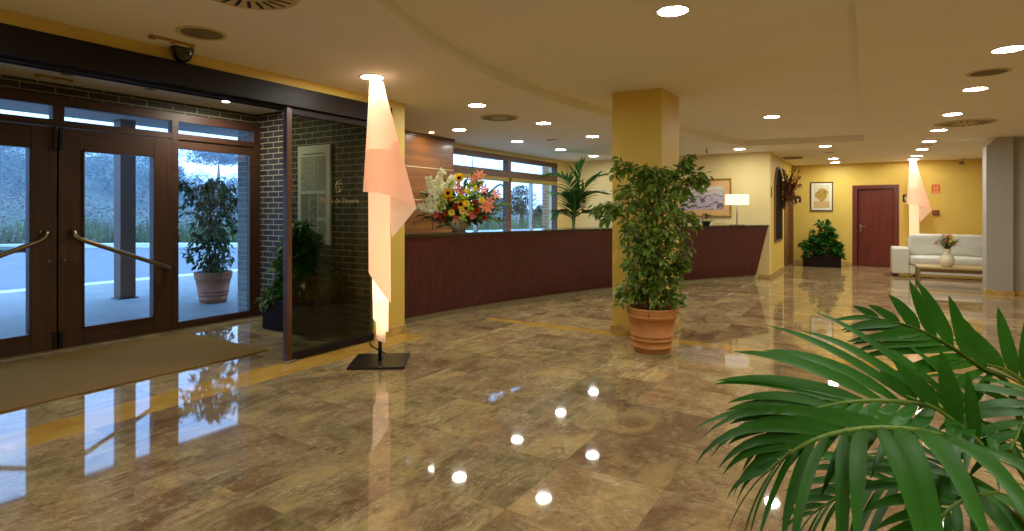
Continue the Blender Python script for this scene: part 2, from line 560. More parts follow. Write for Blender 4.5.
# reception back: honey panelling, window wall, cream wall, end wall
pw = sroot('wall_reception_panelled', (-6.3, 6.6, 0))
link('panelling', MB().box(-6.7, -6.3, 5.12, 8.1, 0, 2.72), M_HONEY, pw, True)
for z in (1.11, 1.65, 2.19):
    link('seam', MB().box(-6.302, -6.297, 5.12, 8.1, z - 0.006, z + 0.006), plain('pale_seam', rgb(214, 190, 140), 0.4), pw, True)
link('cornice', MB().box(-6.7, -6.28, 5.12, 8.12, 2.70, ZC), plain('dark_panel_edge', rgb(96, 62, 30), 0.4), pw, True)
XW = -6.65
struct('wall_reception_window', MB().box(XW - 0.2, XW, 8.1, 13.55, 2.64, ZC).box(XW - 0.2, XW, 8.1, 13.55, 0, 0.92).box(XW - 0.2, XW, 12.72, 13.55, 0.92, 2.64), M_CREAM)
struct('wall_back', MB().box(-6.85, -1.8, YB, YB + 0.2, 0, ZC), M_CREAM)
struct('wall_end', MB().box(-2.0, -1.8, YB + 0.2, 15.9, 0, ZC).box(-2.0, -1.8, 17.75, 18.1, 0, ZC).box(-2.0, -1.8, 15.9, 17.75, 2.13, ZC), M_YEL)
struct('wall_far', MB().box(-2.0, -0.36, YF, YF + 0.2, 0, ZC).box(0.66, 5, YF, YF + 0.2, 0, ZC).box(-0.36, 0.66, YF, YF + 0.2, 2.15, ZC), M_YEL)
struct('wall_right', MB().box(4.6, 4.8, -4, 18.1, 0, ZC), M_CREAM)
struct('wall_rear', MB().box(-5, 5, -3.4, -3.2, 0, ZR), M_CREAM)
struct('baseboard_far', MB().box(-1.8, -0.37, YF - 0.015, YF, 0, 0.09, 0.003).box(0.67, 4.6, YF - 0.015, YF, 0, 0.09, 0.003), M_SKIRT)
struct('baseboard_end', MB().box(-2.02, -1.785, YB - 0.016, 15.9, 0, 0.09, 0.003), M_SKIRT)
# grey pillar with a notched upper corner and the wall beside it
gp = MB()
px = [(1.76, 0), (2.12, 0), (2.12, ZC), (1.92, ZC), (1.76, 2.60)]
lo = [gp.b.verts.new((x, 12.9, z)) for x, z in px]
hi = [gp.b.verts.new((x, 13.3, z)) for x, z in px]
gp.b.faces.new(lo); gp.b.faces.new(list(reversed(hi)))
for i in range(5):
    gp.b.faces.new((lo[i], hi[i], hi[(i + 1) % 5], lo[(i + 1) % 5]))
struct('wall_pillar_right', gp, M_GREYP)
struct('wall_side_right', MB().box(2.12, 4.6, 13.05, 13.25, 0, ZC), M_GREYP)
struct('baseboard_right', MB().box(1.745, 2.135, 12.885, 13.3, 0, 0.08, 0.003).box(2.13, 4.6, 13.03, 13.06, 0, 0.08, 0.003), M_SKIRT)
# yellow column
struct('column', MB().box(-2.58, -1.985, 6.38, 7.08, 0, ZR), M_YEL)
struct('baseboard_column', MB().box(-2.60, -1.965, 6.36, 7.10, 0, 0.11, 0.004), M_SKIRT)

# ------------------------------------------------------------------ entrance doors and their glazing
fr = MB()
fr.box(XD - 0.05, XD + 0.05, 0.2, 4.88, 2.57, 2.66)                    # head
fr.box(XD - 0.05, XD + 0.05, 0.2, 4.88, 2.345, 2.405)                  # rail below the transoms
for y0, y1 in ((4.79, 4.88), (0.2, 0.29)):
    fr.box(XD - 0.053, XD + 0.053, y0, y1, 0, 2.663)
for y0, y1 in ((3.70, 3.775), (1.30, 1.375)):
    fr.box(XD - 0.052, XD + 0.052, y0, y1, 0, 2.60)
fr.box(XD - 0.052, XD + 0.052, 2.50, 2.60, 2.38, 2.6)
struct('trim_2', fr, M_FRAMEH)

def pane(mb_pts, name, parent, mat=M_GLASS):
    return link(name, MB().face(mb_pts), mat, parent, True)
for k, (y0, y1) in enumerate(((3.775, 4.79), (0.29, 1.30))):
    w = sroot('window_%d' % (k + 1), (XD, (y0 + y1) / 2, 0))
    link('sash', MB().box(XD - 0.03, XD + 0.03, y0, y1, 0, 0.09).box(XD - 0.03, XD + 0.03, y0, y1, 2.23, 2.346).box(XD - 0.03, XD + 0.03, y1 - 0.05, y1, 0.09, 2.23), M_FRAMEH, w, True)
    pane([(XD, y0, 0.08), (XD, y1, 0.08), (XD, y1, 2.24), (XD, y0, 2.24)], 'pane', w)
for k, (y0, y1) in enumerate(((2.60, 3.70), (1.375, 2.50), (3.775, 4.79), (0.29, 1.30))):
    w = sroot('window_%d' % (k + 3), (XD, (y0 + y1) / 2, 2.4))
    link('bead', MB().box(XD - 0.02, XD + 0.046, y0 + 0.002, y1 - 0.002, 2.403, 2.415).box(XD - 0.02, XD + 0.046, y0 + 0.002, y1 - 0.002, 2.56, 2.572), M_FRAMEH, w, True)
    pane([(XD, y0, 2.4), (XD, y1, 2.4), (XD, y1, 2.575), (XD, y0, 2.575)], 'pane', w)

def leaf_door(name, seam, far, sgn):
    """one glazed leaf; seam = meeting edge, far = hinge edge, sgn = direction from seam to hinge"""
    d = sroot(name, (XD, (seam + far) / 2, 0))
    a, b = min(seam, far), max(seam, far)
    ga = seam + sgn * 0.215
    gb = far - sgn * 0.20
    g0, g1 = min(ga, gb), max(ga, gb)
    x0, x1 = XD - 0.025, XD + 0.06
    s = MB()
    s.box(x0, x1, a, g0, 0.015, 2.335, 0.004).box(x0, x1, g1, b, 0.015, 2.335, 0.004)
    link('stile', s, M_FRAME, d, True)
    link('rail', MB().box(x0, x1 - 0.002, g0, g1, 0.015, 0.19, 0.003).box(x0, x1 - 0.002, g0, g1, 2.12, 2.335, 0.003), M_FRAMEH, d, True)
    bd = 0.018
    link('glazing_bead', MB().box(x0, x1 + 0.008, g0, g0 + bd, 0.19, 2.12).box(x0, x1 + 0.008, g1 - bd, g1, 0.19, 2.12)
         .box(x0, x1 + 0.008, g0, g1, 0.19, 0.19 + bd).box(x0, x1 + 0.008, g0, g1, 2.12 - bd, 2.12), M_FRAMEH, d, True)
    pane([(XD, g0, 0.19), (XD, g1, 0.19), (XD, g1, 2.12), (XD, g0, 2.12)], 'pane', d)
    # slanting push bar with hooked ends
    ya, yb = seam + sgn * 0.12, far - sgn * 0.10
    bx = x1 + 0.075
    pts = [(x1, ya - sgn * 0.005, 1.24), (x1 + 0.03, ya - sgn * 0.01, 1.245), (bx - 0.01, ya - sgn * 0.01, 1.235), (bx, ya, 1.19), (bx, ya + sgn * 0.05, 1.155)]
    k = 8
    for i in range(1, k + 1):
        q = i / k
        pts.append((bx, ya + sgn * 0.05 + (yb - ya - sgn * 0.05) * q, 1.155 + (0.79 - 1.155) * q))
    pts += [(bx - 0.015, yb + sgn * 0.03, 0.775), (x1, yb + sgn * 0.035, 0.772)]
    h = link('push_handle', MB().tube(pts, 0.025, 10), M_BRONZE, d, True)
    link('escutcheon', MB().lathe([(0.0, 0.008), (0.026, 0.008), (0.03, 0.0)], 0, 0, 0, 20), M_BRONZE, h).matrix_local = \
        Matrix.Translation((x1 - XD, ya - (seam + far) / 2, 1.24)) @ Matrix.Rotation(PI / 2, 4, 'Y')
    link('lock', MB().lathe([(0.0, 0.006), (0.012, 0.006), (0.014, 0.0)], 0, 0, 0, 16), M_STEEL, d).matrix_local = \
        Matrix.Translation((x1 - XD, seam + sgn * 0.06 - (seam + far) / 2, 0.94)) @ Matrix.Rotation(PI / 2, 4, 'Y')
    for z0, z1 in ((2.10, 2.335), (0.02, 0.20)):
        link('pivot_hinge', MB().box(x0, x1 + 0.02, min(seam, seam + sgn * 0.035), max(seam, seam + sgn * 0.035), z0, z1, 0.004), M_BLACK, d, True)
    return d
leaf_door('door_1', 2.545, 3.695, 1)
leaf_door('door_2', 2.530, 1.380, -1)
struct('trim_4', MB().box(XD - 0.055, XD - 0.03, 2.515, 2.56, 0.015, 2.34), M_FRAME)
struct('trim_3', MB().box(XD - 0.06, XD + 0.075, 0.2, 4.88, 0, 0.016), M_STEEL)

# glass sliding panel parked at the right of the opening
XS = XE - 0.015
sl = thing('sliding_glass_door', 'green tinted glass sliding door panel with a reddish wooden edge, in front of the brick wall', 'sliding door', (XS, 4.1, 0))
link('stile', MB().box(XS - 0.03, XS + 0.03, 3.475, 3.515, 0.02, 2.46, 0.004).box(XS - 0.026, XS + 0.026, 3.515, 3.535, 0.02, 2.46), M_STILE, sl, True)
link('bottom_rail', MB().box(XS - 0.024, XS + 0.024, 3.535, 4.62, 0.012, 0.085, 0.004), M_TRACK, sl, True)
link('top_rail', MB().box(XS - 0.024, XS + 0.024, 3.535, 4.62, 2.39, 2.46, 0.004), M_TRACK, sl, True)
pane([(XS, 3.53, 0.07), (XS, 4.63, 0.07), (XS, 4.63, 2.40), (XS, 3.53, 2.40)], 'pane', sl, M_TINT)
link('floor_guide', MB().box(XS - 0.02, XS + 0.035, 3.50, 3.58, 0.0, 0.022, 0.004), M_STEEL, sl, True)
def text_on(parent, body, size, name, mat, loc, rot, ext=0.001):
    cu = bpy.data.curves.new(name, 'FONT')
    cu.body = body
    cu.size = size
    cu.extrude = ext
    cu.align_x = 'CENTER'
    cu.materials.append(mat)
    o = bpy.data.objects.new(name, cu)
    COL.objects.link(o)
    o.parent = parent
    o.location = loc
    o.rotation_euler = rot
    return o
M_LET = plain('gold_lettering', rgb(128, 110, 70), 0.45, 0.4, noise=0.05)
text_on(sl, 'Playas de Llenaire', 0.074, 'lettering', M_LET, (0.005, 0.04, 1.545), (PI / 2, 0, PI / 2))
em = MB()
def swirl(pts, r):
    em.tube(spline([(XS + 0.006, 4.12 + (y - 4.12) * 0.68, 1.655 + (z - 1.655) * 0.62) for y, z in pts], 18), r * 0.7, 6, r * 0.3)
swirl([(4.07, 1.67), (4.10, 1.655), (4.14, 1.68), (4.15, 1.73), (4.12, 1.755), (4.085, 1.735), (4.09, 1.70), (4.115, 1.705)], 0.007)
swirl([(4.06, 1.72), (4.075, 1.79), (4.12, 1.84), (4.175, 1.875)], 0.007)
swirl([(4.10, 1.79), (4.14, 1.80), (4.17, 1.83)], 0.005)
swirl([(4.12, 1.655), (4.165, 1.675), (4.185, 1.72)], 0.005)
link('emblem', em, M_LET, sl, True)

# ------------------------------------------------------------------ fittings on the ceilings
LIGHTS = [
    (-4.05, 3.94, ZC, 'bright round downlight directly over the twisted paper floor lamp by the entrance'),
    (-4.04, 5.66, ZC, 'round downlight next to the round vent in front of the honey wood panel'),
    (-5.48, 7.20, ZC, 'round downlight closest to the honey wood panel'),
    (-5.48, 8.95, ZC, 'round downlight over the counter, second from the wood panel along the window side'),
    (-4.03, 7.32, ZC, 'round downlight just beyond the round vent over the counter front'),
    (-4.03, 9.06, ZC, 'round downlight over the counter front left of the yellow column'),
    (-5.44, 10.62, ZC, 'round downlight in front of the reception window, third from the wood panel'),
    (-5.42, 12.25, ZC, 'round downlight above the corner palm behind the counter'),
    (-2.25, 12.45, ZC, 'round downlight above the counter lamp'),
    (-1.16, 3.98, ZR, 'large round downlight in the raised ceiling near its front'),
    (-1.21, 9.20, ZR, 'round downlight in the raised ceiling beyond the yellow column'),
    (-0.72, 12.85, ZC, 'round downlight just past the end of the raised ceiling'),
    (-0.72, 15.95, ZC, 'round downlight in front of the framed flower picture, the nearer of two'),
    (-0.73, 17.15, ZC, 'small round downlight closest to the framed flower picture'),
    (0.95, 5.95, ZC, 'largest downlight of the right-hand row, at the edge of the photo'),
    (0.96, 7.70, ZC, 'downlight of the right-hand row beside the grey ceiling speaker'),
    (0.95, 9.53, ZC, 'third downlight from the near end of the right-hand row, before the round vent'),
    (0.95, 11.28, ZC, 'fourth downlight from the near end of the right-hand row, just beyond the round vent'),
    (0.95, 12.95, ZC, 'fifth downlight from the near end of the right-hand row'),
    (0.95, 14.55, ZC, 'sixth downlight from the near end of the right-hand row'),
    (0.95, 16.15, ZC, 'downlight next to last before the far wall in the right-hand row'),
    (0.95, 17.20, ZC, 'last downlight of the right-hand row, over the lamp behind the sofa'),
    (0.95, 4.20, ZC, 'unseen downlight added for more light, continuing the right-hand row above the foreground palm'),  # from here down: unseen downlights that continue the rows, added to brighten the room
    (0.95, 2.45, ZC, 'unseen downlight added for more light, in line with the right-hand row over the foreground palm pot'),
    (0.95, 0.70, ZC, 'unseen downlight added for more light, in line with the right-hand row beside the viewer'),
    (0.95, -1.05, ZC, 'unseen downlight added for more light, in line with the right-hand row behind the viewer'),
    (-1.20, -0.9, ZR, 'unseen round downlight added for more light in the raised ceiling behind the viewer'),
    (-4.05, 0.45, ZC, 'unseen round downlight added for more light at the entrance end of the lower ceiling, left of the dome camera'),
]
dl = thing('downlight', LIGHTS[0][3], 'downlight', LIGHTS[0][:3], 0, 'round ceiling downlights')
link('trim_ring', MB().lathe([(0.099, 0.0), (0.101, -0.008), (0.120, -0.008), (0.124, 0.0)], 0, 0, 0, 32), M_RING, dl)
link('diffuser', MB().lathe([(0.0, -0.006), (0.1, -0.006)], 0, 0, 0, 32), M_LEDC, dl, recalc=False)
for x, y, z, lb in LIGHTS[1:]:
    dup(dl, (x, y, z), 0, lb)
# spotlights of the vestibule and by the panel
SPOTS = [(-6.70, 4.08, ZV, 'small lit spotlight in the vestibule ceiling', True),
         (-6.05, 7.2, ZC, 'small lit spotlight above the honey wood panel', True),
         (-6.74, 3.23, ZV, 'small unlit spotlight in the vestibule ceiling over the right door leaf', False),
         (-6.72, 2.45, ZV, 'small unlit spotlight in the vestibule ceiling near the photo edge', False)]
M_SPOT = glow('spot_glow', (1, 0.94, 0.80, 1), 900)
M_SPOTB = glow('panel_spot_glow', (1, 0.94, 0.80, 1), 160)
for x, y, z, lb, on in SPOTS:
    s = thing('spotlight', lb, 'spotlight', (x, y, z), 0, 'small recessed spotlights')
    link('trim_ring', MB().lathe([(0.035, 0), (0.036, -0.006), (0.056, -0.006), (0.06, 0)], 0, 0, 0, 24), M_RING if on else M_BRONZE, s)
    link('bulb', MB().lathe([(0, -0.004), (0.036, -0.004)], 0, 0, 0, 24), (M_SPOT if z > 2.8 else M_SPOTB) if on else M_BLACK, s, recalc=False)
M_DARKSLOT = plain('dark_slot', rgb(30, 22, 18), 0.8)
def round_vent(x, y, z, r, lb):
    v = thing('air_vent', lb, 'air vent', (x, y, z), 0, 'round ceiling air vents')
    link('plate', MB().lathe([(r, 0), (r * 0.97, -0.012), (r * 0.9, -0.014), (0, -0.012)], 0, 0, 0, 40), M_VENT, v, recalc=False)
    mb = MB()
    for i in range(20):
        a = 2 * PI * i / 20
        c, s_ = math.cos(a), math.sin(a)
        q = 0.011
        mb.face([(c * r * .45 - s_ * q, s_ * r * .45 + c * q, -0.016), (c * r * .85 - s_ * q, s_ * r * .85 + c * q, -0.016),
                 (c * r * .85 + s_ * q, s_ * r * .85 - c * q, -0.016), (c * r * .45 + s_ * q, s_ * r * .45 - c * q, -0.016)])
    link('slots', mb, M_DARKSLOT, v)
round_vent(-4.30, 6.56, ZC, 0.27, 'round slotted air vent in the ceiling over the front of the counter')
round_vent(-3.10, 2.02, ZC, 0.30, 'round slotted air vent cut by the top edge of the photo')
round_vent(1.20, 10.55, ZC, 0.37, 'round slotted air vent beside the right-hand row of downlights')
def speaker(x, y, lb):
    v = thing('ceiling_speaker', lb, 'speaker', (x, y, ZC), 0, 'round ceiling speakers')
    link('rim', MB().lathe([(0.135, 0), (0.14, -0.008), (0.165, -0.008), (0.17, 0)], 0, 0, 0, 32), M_VENT, v)
    link('grille', MB().lathe([(0, -0.012), (0.137, -0.006)], 0, 0, 0, 32), M_GRILLE, v, recalc=False)
speaker(-4.11, 2.32, 'grey round ceiling speaker near the dome camera over the entrance')
speaker(0.95, 6.85, 'grey round ceiling speaker between the two nearest downlights of the right-hand row')
e = thing('emergency_light', 'gilt strip light on the ceiling above the dome camera', 'emergency light', (-4.47, 2.30, ZC), 0, 'gilt strip lights')
link('housing', MB().box(-0.03, 0.03, -0.16, 0.16, -0.022, 0, 0.006), M_GOLD, e)
link('lens', MB().box(-0.014, 0.014, -0.12, -0.02, -0.026, -0.02, 0.004).box(-0.014, 0.014, 0.02, 0.12, -0.026, -0.02, 0.004), M_RING, e)
dup(e, (-6.96, 2.43, ZV), 0, 'gilt strip light on the vestibule ceiling')
cam = thing('dome_camera', 'black dome security camera on the yellow wall over the entrance', 'camera', (XE + 0.10, 2.45, ZC))
link('mount', MB().lathe([(0.0, -0.02), (0.085, -0.02), (0.085, 0)], 0, 0, 0, 28), M_BLACK, cam)
link('dome', MB().lathe([(0.082, -0.02)] + [(0.078 * math.cos(a), -0.03 - 0.085 * math.sin(a)) for a in [i * PI / 16 for i in range(9)]], 0, 0, 0, 28), plain('black_dome_plastic', rgb(20, 18, 16), 0.12, 0.6), cam)
tag(link('slot_vent', MB().box(-1.74, -1.34, 14.95, 15.5, ZC - 0.012, ZC, 0.003).box(-1.72, -1.36, 15.0, 15.03, ZC - 0.016, ZC - 0.01).box(-1.72, -1.36, 15.4, 15.43, ZC - 0.016, ZC - 0.01), plain('olive_vent_paint', rgb(104, 92, 52), 0.5)),
    'flat olive slot vent in the ceiling by the arched ornament', 'air vent')
for x, y, lb in ((-4.82, 9.07, 'small flat sensor plate on the ceiling over the counter'), (0.97, 13.72, 'small flat plate on the ceiling between downlights of the right-hand row'), (-0.70, 14.2, 'small flat plate on the ceiling in front of the framed flower picture')):
    tag(link('ceiling_plate', MB().box(x - 0.09, x + 0.09, y - 0.05, y + 0.05, ZC - 0.014, ZC, 0.004), M_VENT), lb, 'ceiling plate', 'small ceiling plates')
tk = thing('track_spotlight', 'small spotlight on a ceiling bracket above the large painting', 'spotlight', (-2.78, 11.9, ZC))
link('bracket', MB().box(-0.01, 0.01, -0.01, 0.01, -0.06, 0), M_STEEL, tk)
link('head', MB().tube([(0, 0, -0.06), (0.0, 0.08, -0.09)], 0.028, 12), M_STEEL, tk)

# ------------------------------------------------------------------ doormat
mt = MB().box(-6.88, -5.30, 0.7, 3.70, 0.0, 0.014, 0.005)
tag(link('door_mat', mt, M_MAT), 'large brown coir mat on the stone floor inside the entrance doors', 'mat')

# ------------------------------------------------------------------ poster
po = thing('poster_board', 'white poster board with patterned prints hung on the dark brick wall', 'poster', (-6.0, 4.88, 1.68))
link('board', MB().box(-6.34, -5.71, 4.845, 4.879, 1.03, 2.30, 0.004), M_WHITE, po, True)
def pattern_mat(name, a, b, sc, kind='noise', dist=2.0):
    t = NT(name)
    p = t.n('ShaderNodeBsdfPrincipled', Roughness=0.6)
    tc = t.n('ShaderNodeTexCoord')
    mp = t.n('ShaderNodeMapping'); mp.inputs['Scale'].default_value = sc
    t.l(tc.outputs['Object'], mp.inputs[0])
    if kind == 'noise':
        nz = t.n('ShaderNodeTexNoise', Scale=1.0, Detail=4.0, Distortion=dist)
    else:
        nz = t.n('ShaderNodeTexVoronoi', Scale=1.0)
    t.l(mp.outputs[0], nz.inputs['Vector'])
    t.l(t.ramp(nz.outputs[0], [(0.2, a), (0.7, b)]), p.inputs['Base Color'])
    t.l(p.outputs[0], t.out.inputs[0])
    return t.m
pm = [pattern_mat('print_one', rgb(120, 112, 90), rgb(205, 198, 176), (20, 1, 30)), pattern_mat('print_two', rgb(104, 96, 76), rgb(160, 150, 122), (24, 1, 10)),
      pattern_mat('print_three', rgb(80, 70, 52), rgb(176, 164, 134), (46, 1, 46), 'v'), pattern_mat('print_four', rgb(140, 128, 100), rgb(196, 186, 156), (8, 1, 60))]
cells = [(0, -6.27, -6.03, 1.72, 2.16), (3, -6.01, -5.80, 1.72, 2.16), (1, -6.27, -6.12, 1.18, 1.68), (2, -6.10, -5.96, 1.18, 1.68), (3, -5.94, -5.80, 1.38, 1.68), (0, -5.94, -5.80, 1.14, 1.34)]
for k, x0, x1, z0, z1 in cells:
    link('print', MB().box(x0, x1, 4.842, 4.846, z0, z1), pm[k], po, True)
for q in ((-6.24, -5.82, 2.185, 2.20), (-6.20, -5.86, 1.09, 1.10)):
    link('caption', MB().box(q[0], q[1], 4.842, 4.846, q[2], q[3]), plain('grey_print', rgb(120, 112, 92), 0.7), po, True)

# ------------------------------------------------------------------ floor lamps of folded sheet
K = 0.00965
def lx(u): return (u - 378) * K
def lz(v): return EYE - (v - 211.8) * K
M_PEACH = glow('peach_shade_sheet', (1.0, 0.56, 0.34, 1), 0.16, (0.80, 0.60, 0.46, 1))
M_BRIGHT = glow('bright_shade_sheet', (1.0, 0.76, 0.54, 1), 0.48, (0.85, 0.72, 0.58, 1))
M_CORE = glow('lamp_tube_glow', (1.0, 0.80, 0.56, 1), 2.4)
def make_lamp(label, loc, rz):
    r = thing('floor_lamp', label, 'floor lamp', loc, rz, 'twisted sheet floor lamps')
    base = MB().box(-0.26, 0.26, -0.26, 0.26, 0.0, 0.022, 0.004, rot=Matrix.Rotation(R(-9), 3, 'Z'))
    link('base', base, M_BLACK, r)
    link('pole', MB().tube([(0, 0, 0.02), (0, 0, 0.30)], 0.018, 12), M_BLACK, r)
    link('light_tube', MB().tube([(0.008, 0.0, 0.27), (0.0, 0.0, 1.2), (-0.035, 0.01, 2.62)], 0.026, 12), M_CORE, r)
    # upper sheet: wide wrap whose right edge folds into a point
    rows = []
    nv, nh = 20, 20
    for i in range(nv + 1):
        t = i / nv
        row = []
        for j in range(nh + 1):
            s = j / nh
            vb = 192 + 3.5 * s + 12.5 * s ** 3.0
            v = 82 + (vb - 82) * t
            q = (v - 82) / 126.0
            ql = (v - 82) / 110.0
            ul = 368 + (361.5 - 368) * ql
            ur = 381 + (414 - 381) * q
            u = ul + (ur - ul) * s
            dp = -(0.055 + 0.075 * q) * math.sin(PI * (s ** 0.8)) + 0.02
            row.append((lx(u), dp, lz(v)))
        rows.append(row)
    # back half of the same wrap
    back = []
    for i in range(nv + 1):
        t = i / nv
        row = []
        for j in range(nh + 1):
            s = j / nh
            vb = 190 + 3.5 * s + 12.5 * s ** 3.0
            v = 82 + (vb - 82) * t
            q = min((v - 82) / 126.0, 1.0)
            ql = min((v - 82) / 110.0, 1.0)
            ul = 368 + (361.5 - 368) * ql
            ur = 381 + (414 - 381) * q
            u = ul + (ur - ul) * s
            if v > 208:
                u = ul + (ur - ul) * s
            dp = (0.05 + 0.06 * q) * math.sin(PI * s) + 0.02
            row.append((lx(u), dp, lz(v)))
        back.append(row)
    up = MB().grid(rows).grid(back)
    link('upper_sheet', up, M_PEACH, r)
    # flap running from the point back to the tube
    fl = []
    for i in range(13):
        t = i / 12
        row = []
        for j in range(9):
            s = j / 8
            ub = 414 + (389.5 - 414) * s
            vb = 208 + (238 - 208) * s
            q = 0.55 + 0.45 * t
            ut = 395 + (384 - 395) * s
            vt = 140 + 10 * s
            row.append((lx(ut + (ub - ut) * t), 0.015 - 0.03 * math.sin(PI * s) - 0.03 * s, lz(vt + (vb - vt) * t)))
        fl.append(row)
    link('folded_flap', MB().grid(fl), M_PEACH, r)
    def wrap(name, c0, r0, v0, c1, r1, lowl, lowr, mat):
        g = []
        for i in range(13):
            t = i / 12
            row = []
            for j in range(33):
                a = 2 * PI * j / 32
                side = 0.5 - 0.5 * math.cos(a)          # 0 left, 1 right
                vb = lowl + (lowr - lowl) * (0.5 - 0.5 * math.cos(a))
                v = v0 + (vb - v0) * t
                cc = c0 + (c1 - c0) * t
                rr = r0 + (r1 - r0) * t
                row.append((lx(cc - rr * math.cos(a)), -rr * K * math.sin(a), lz(v)))
            g.append(row)
        return link(name, MB().grid(g), mat, r)
    wrap('middle_sheet', 377, 10.5, 150, 377.8, 10.8, 272, 303, M_PEACH)
    wrap('lower_sheet', 378.5, 8.8, 240, 378.6, 7.4, 318, 332, M_BRIGHT)
    wrap('bottom_sheet', 378.8, 6.0, 300, 379.0, 4.2, 339, 342, M_PEACH)
    return r
fl1 = make_lamp('tall twisted paper floor lamp on a black square base by the glass sliding door', (-3.99, 3.985, 0), R(45))
dup(fl1, (0.97, 17.25, 0), R(0), 'tall twisted paper floor lamp standing behind the white sofa')
tag(link('power_cable', MB().tube(spline([(-4.02, 4.02, 0.03), (-4.03, 4.12, 0.012), (-4.12, 4.22, 0.008), (-4.35, 4.32, 0.008), (-4.6, 4.45, 0.008), (-4.70, 4.6, 0.05)], 24), 0.006, 6), M_BLACK),
    'thin black cable running from the floor lamp base to the yellow pier', 'cable')

# ------------------------------------------------------------------ reception counter
Tp = [(-5.06, 5.14), (-4.80, 6.06), (-4.53, 7.0), (-4.21, 8.0), (-3.78, 9.45), (-3.03, 11.1), (-2.50, 12.05), (-1.83, 13.34)]
Bp = [(-5.12, 5.14), (-4.97, 6.2), (-4.77, 7.25), (-4.47, 8.35), (-4.0, 9.75), (-3.19, 11.47), (-2.66, 12.4), (-2.07, 13.34)]
Tc = spline([(x, y, 0) for x, y in Tp], 48)
Bc = spline([(x, y, 0) for x, y in Bp], 48)
def inward(curve, k, d):
    t = (curve[min(k + 1, len(curve) - 1)] - curve[max(k - 1, 0)]).normalized()
    nrm = Vector((-t.y, t.x, 0))
    p = curve[k] + nrm * d
    p.y = min(max(p.y, 5.14), 13.34)
    return p
rc = thing('reception_counter', 'long curved dark red wooden reception counter with a dark stone top', 'counter', (-3.9, 9.4, 0))
mb = MB()
rows = []
for k in range(49):
    b_, t_ = Bc[k], Tc[k]
    bi, ti = inward(Bc, k, 0.55), inward(Tc, k, 0.62)
    row = [Vector((b_.x, b_.y, 0.08))]
    for q in range(1, 5):
        p = b_.lerp(t_, q / 4)
        row.append(Vector((p.x, p.y, 0.08 + 1.05 * q / 4)))
    row += [Vector((ti.x, ti.y, 1.13)), Vector((bi.x, bi.y, 0.08))]
    rows.append(row)
mb.grid(rows, False, True)
mb.b.faces.new([mb.b.verts.new(p) for p in rows[0]])
mb.b.faces.new([mb.b.verts.new(p) for p in rows[-1]])
link('front_panel', mb, M_REDW, rc, True)
mb = MB()
rows = []
for k in range(49):
    a, b_ = inward(Bc, k, 0.035), inward(Bc, k, 0.5)
    rows.append([Vector((a.x, a.y, 0)), Vector((a.x, a.y, 0.082)), Vector((b_.x, b_.y, 0.082)), Vector((b_.x, b_.y, 0))])
mb.grid(rows, False, True)
link('plinth', mb, M_PLINTH, rc, True)
mb = MB()
rows = []
for k in range(49):
    a, b_ = inward(Tc, k, -0.025), inward(Tc, k, 0.64)
    rows.append([Vector((a.x, a.y, 1.13)), Vector((a.x, a.y, 1.165)), Vector((b_.x, b_.y, 1.165)), Vector((b_.x, b_.y, 1.13))])
mb.grid(rows, False, True)
mb.b.faces.new([mb.b.verts.new(p) for p in rows[0]])
mb.b.faces.new([mb.b.verts.new(p) for p in rows[-1]])
link('worktop', mb, M_WTOP, rc, True)
# thin dark leg seen past the column
st = thing('floor_stand', 'thin dark slanting leg at the counter foot beside the yellow column', 'stand', (-3.62, 9.35, 0))
link('leg', MB().tube([(-3.66, 9.12, 0.0), (-3.52, 9.42, 0.32)], 0.018, 8), M_BLACK, st, True)
link('brace', MB().tube([(-3.52, 9.42, 0.32), (-3.30, 9.45, 0.30)], 0.014, 8).tube([(-3.30, 9.45, 0.30), (-3.22, 9.2, 0.0)], 0.018, 8), M_BLACK, st, True)

# reception window
M_WINW = wood('window_brown_wood', rgb(74, 46, 30), rgb(104, 68, 46), 'Y', 0.4)
def rec_window(name, y0, y1, split):
    w = sroot(name, (XW, (y0 + y1) / 2, 0.92))
    f = MB()
    x0, x1 = XW - 0.08, XW + 0.04
    f.box(x0, x1, y0, y1, 2.555, 2.66).box(x0, x1, y0, y1, 2.19, 2.34).box(x0 - 0.003, x1 + 0.003, y0, y0 + 0.07, 0.922, 2.64).box(x0 - 0.003, x1 + 0.003, y1 - 0.07, y1 - 0.001, 0.922, 2.64).box(x0, x1, y0, y1, 0.92, 0.99)
    link('window_frame', f, M_WINW, w, True)
    link('sash', MB().box(x0 + 0.02, x1 - 0.02, split - 0.025, split + 0.025, 0.99, 2.19), M_STEEL, w, True)
    pane([(XW - 0.02, y0, 0.96), (XW - 0.02, y1, 0.96), (XW - 0.02, y1, 2.58), (XW - 0.02, y0, 2.58)], 'pane', w)
    link('roller_blind', MB().box(x1 - 0.01, x1 + 0.03, y0 + 0.06, y1 - 0.06, 2.10, 2.19, 0.01), plain('olive_blind', rgb(150, 128, 60), 0.7), w, True)
rec_window('window_7', 8.1, 10.47, 9.3)
rec_window('window_8', 10.47, 12.72, 11.5)
tag(link('back_desk', MB().box(XW + 0.0, XW + 0.42, 8.2, 12.6, 0.98, 1.03, 0.006).box(XW + 0.02, XW + 0.40, 8.3, 12.5, 0, 0.98), M_WHITE), 'white window shelf behind the reception counter', 'shelf')

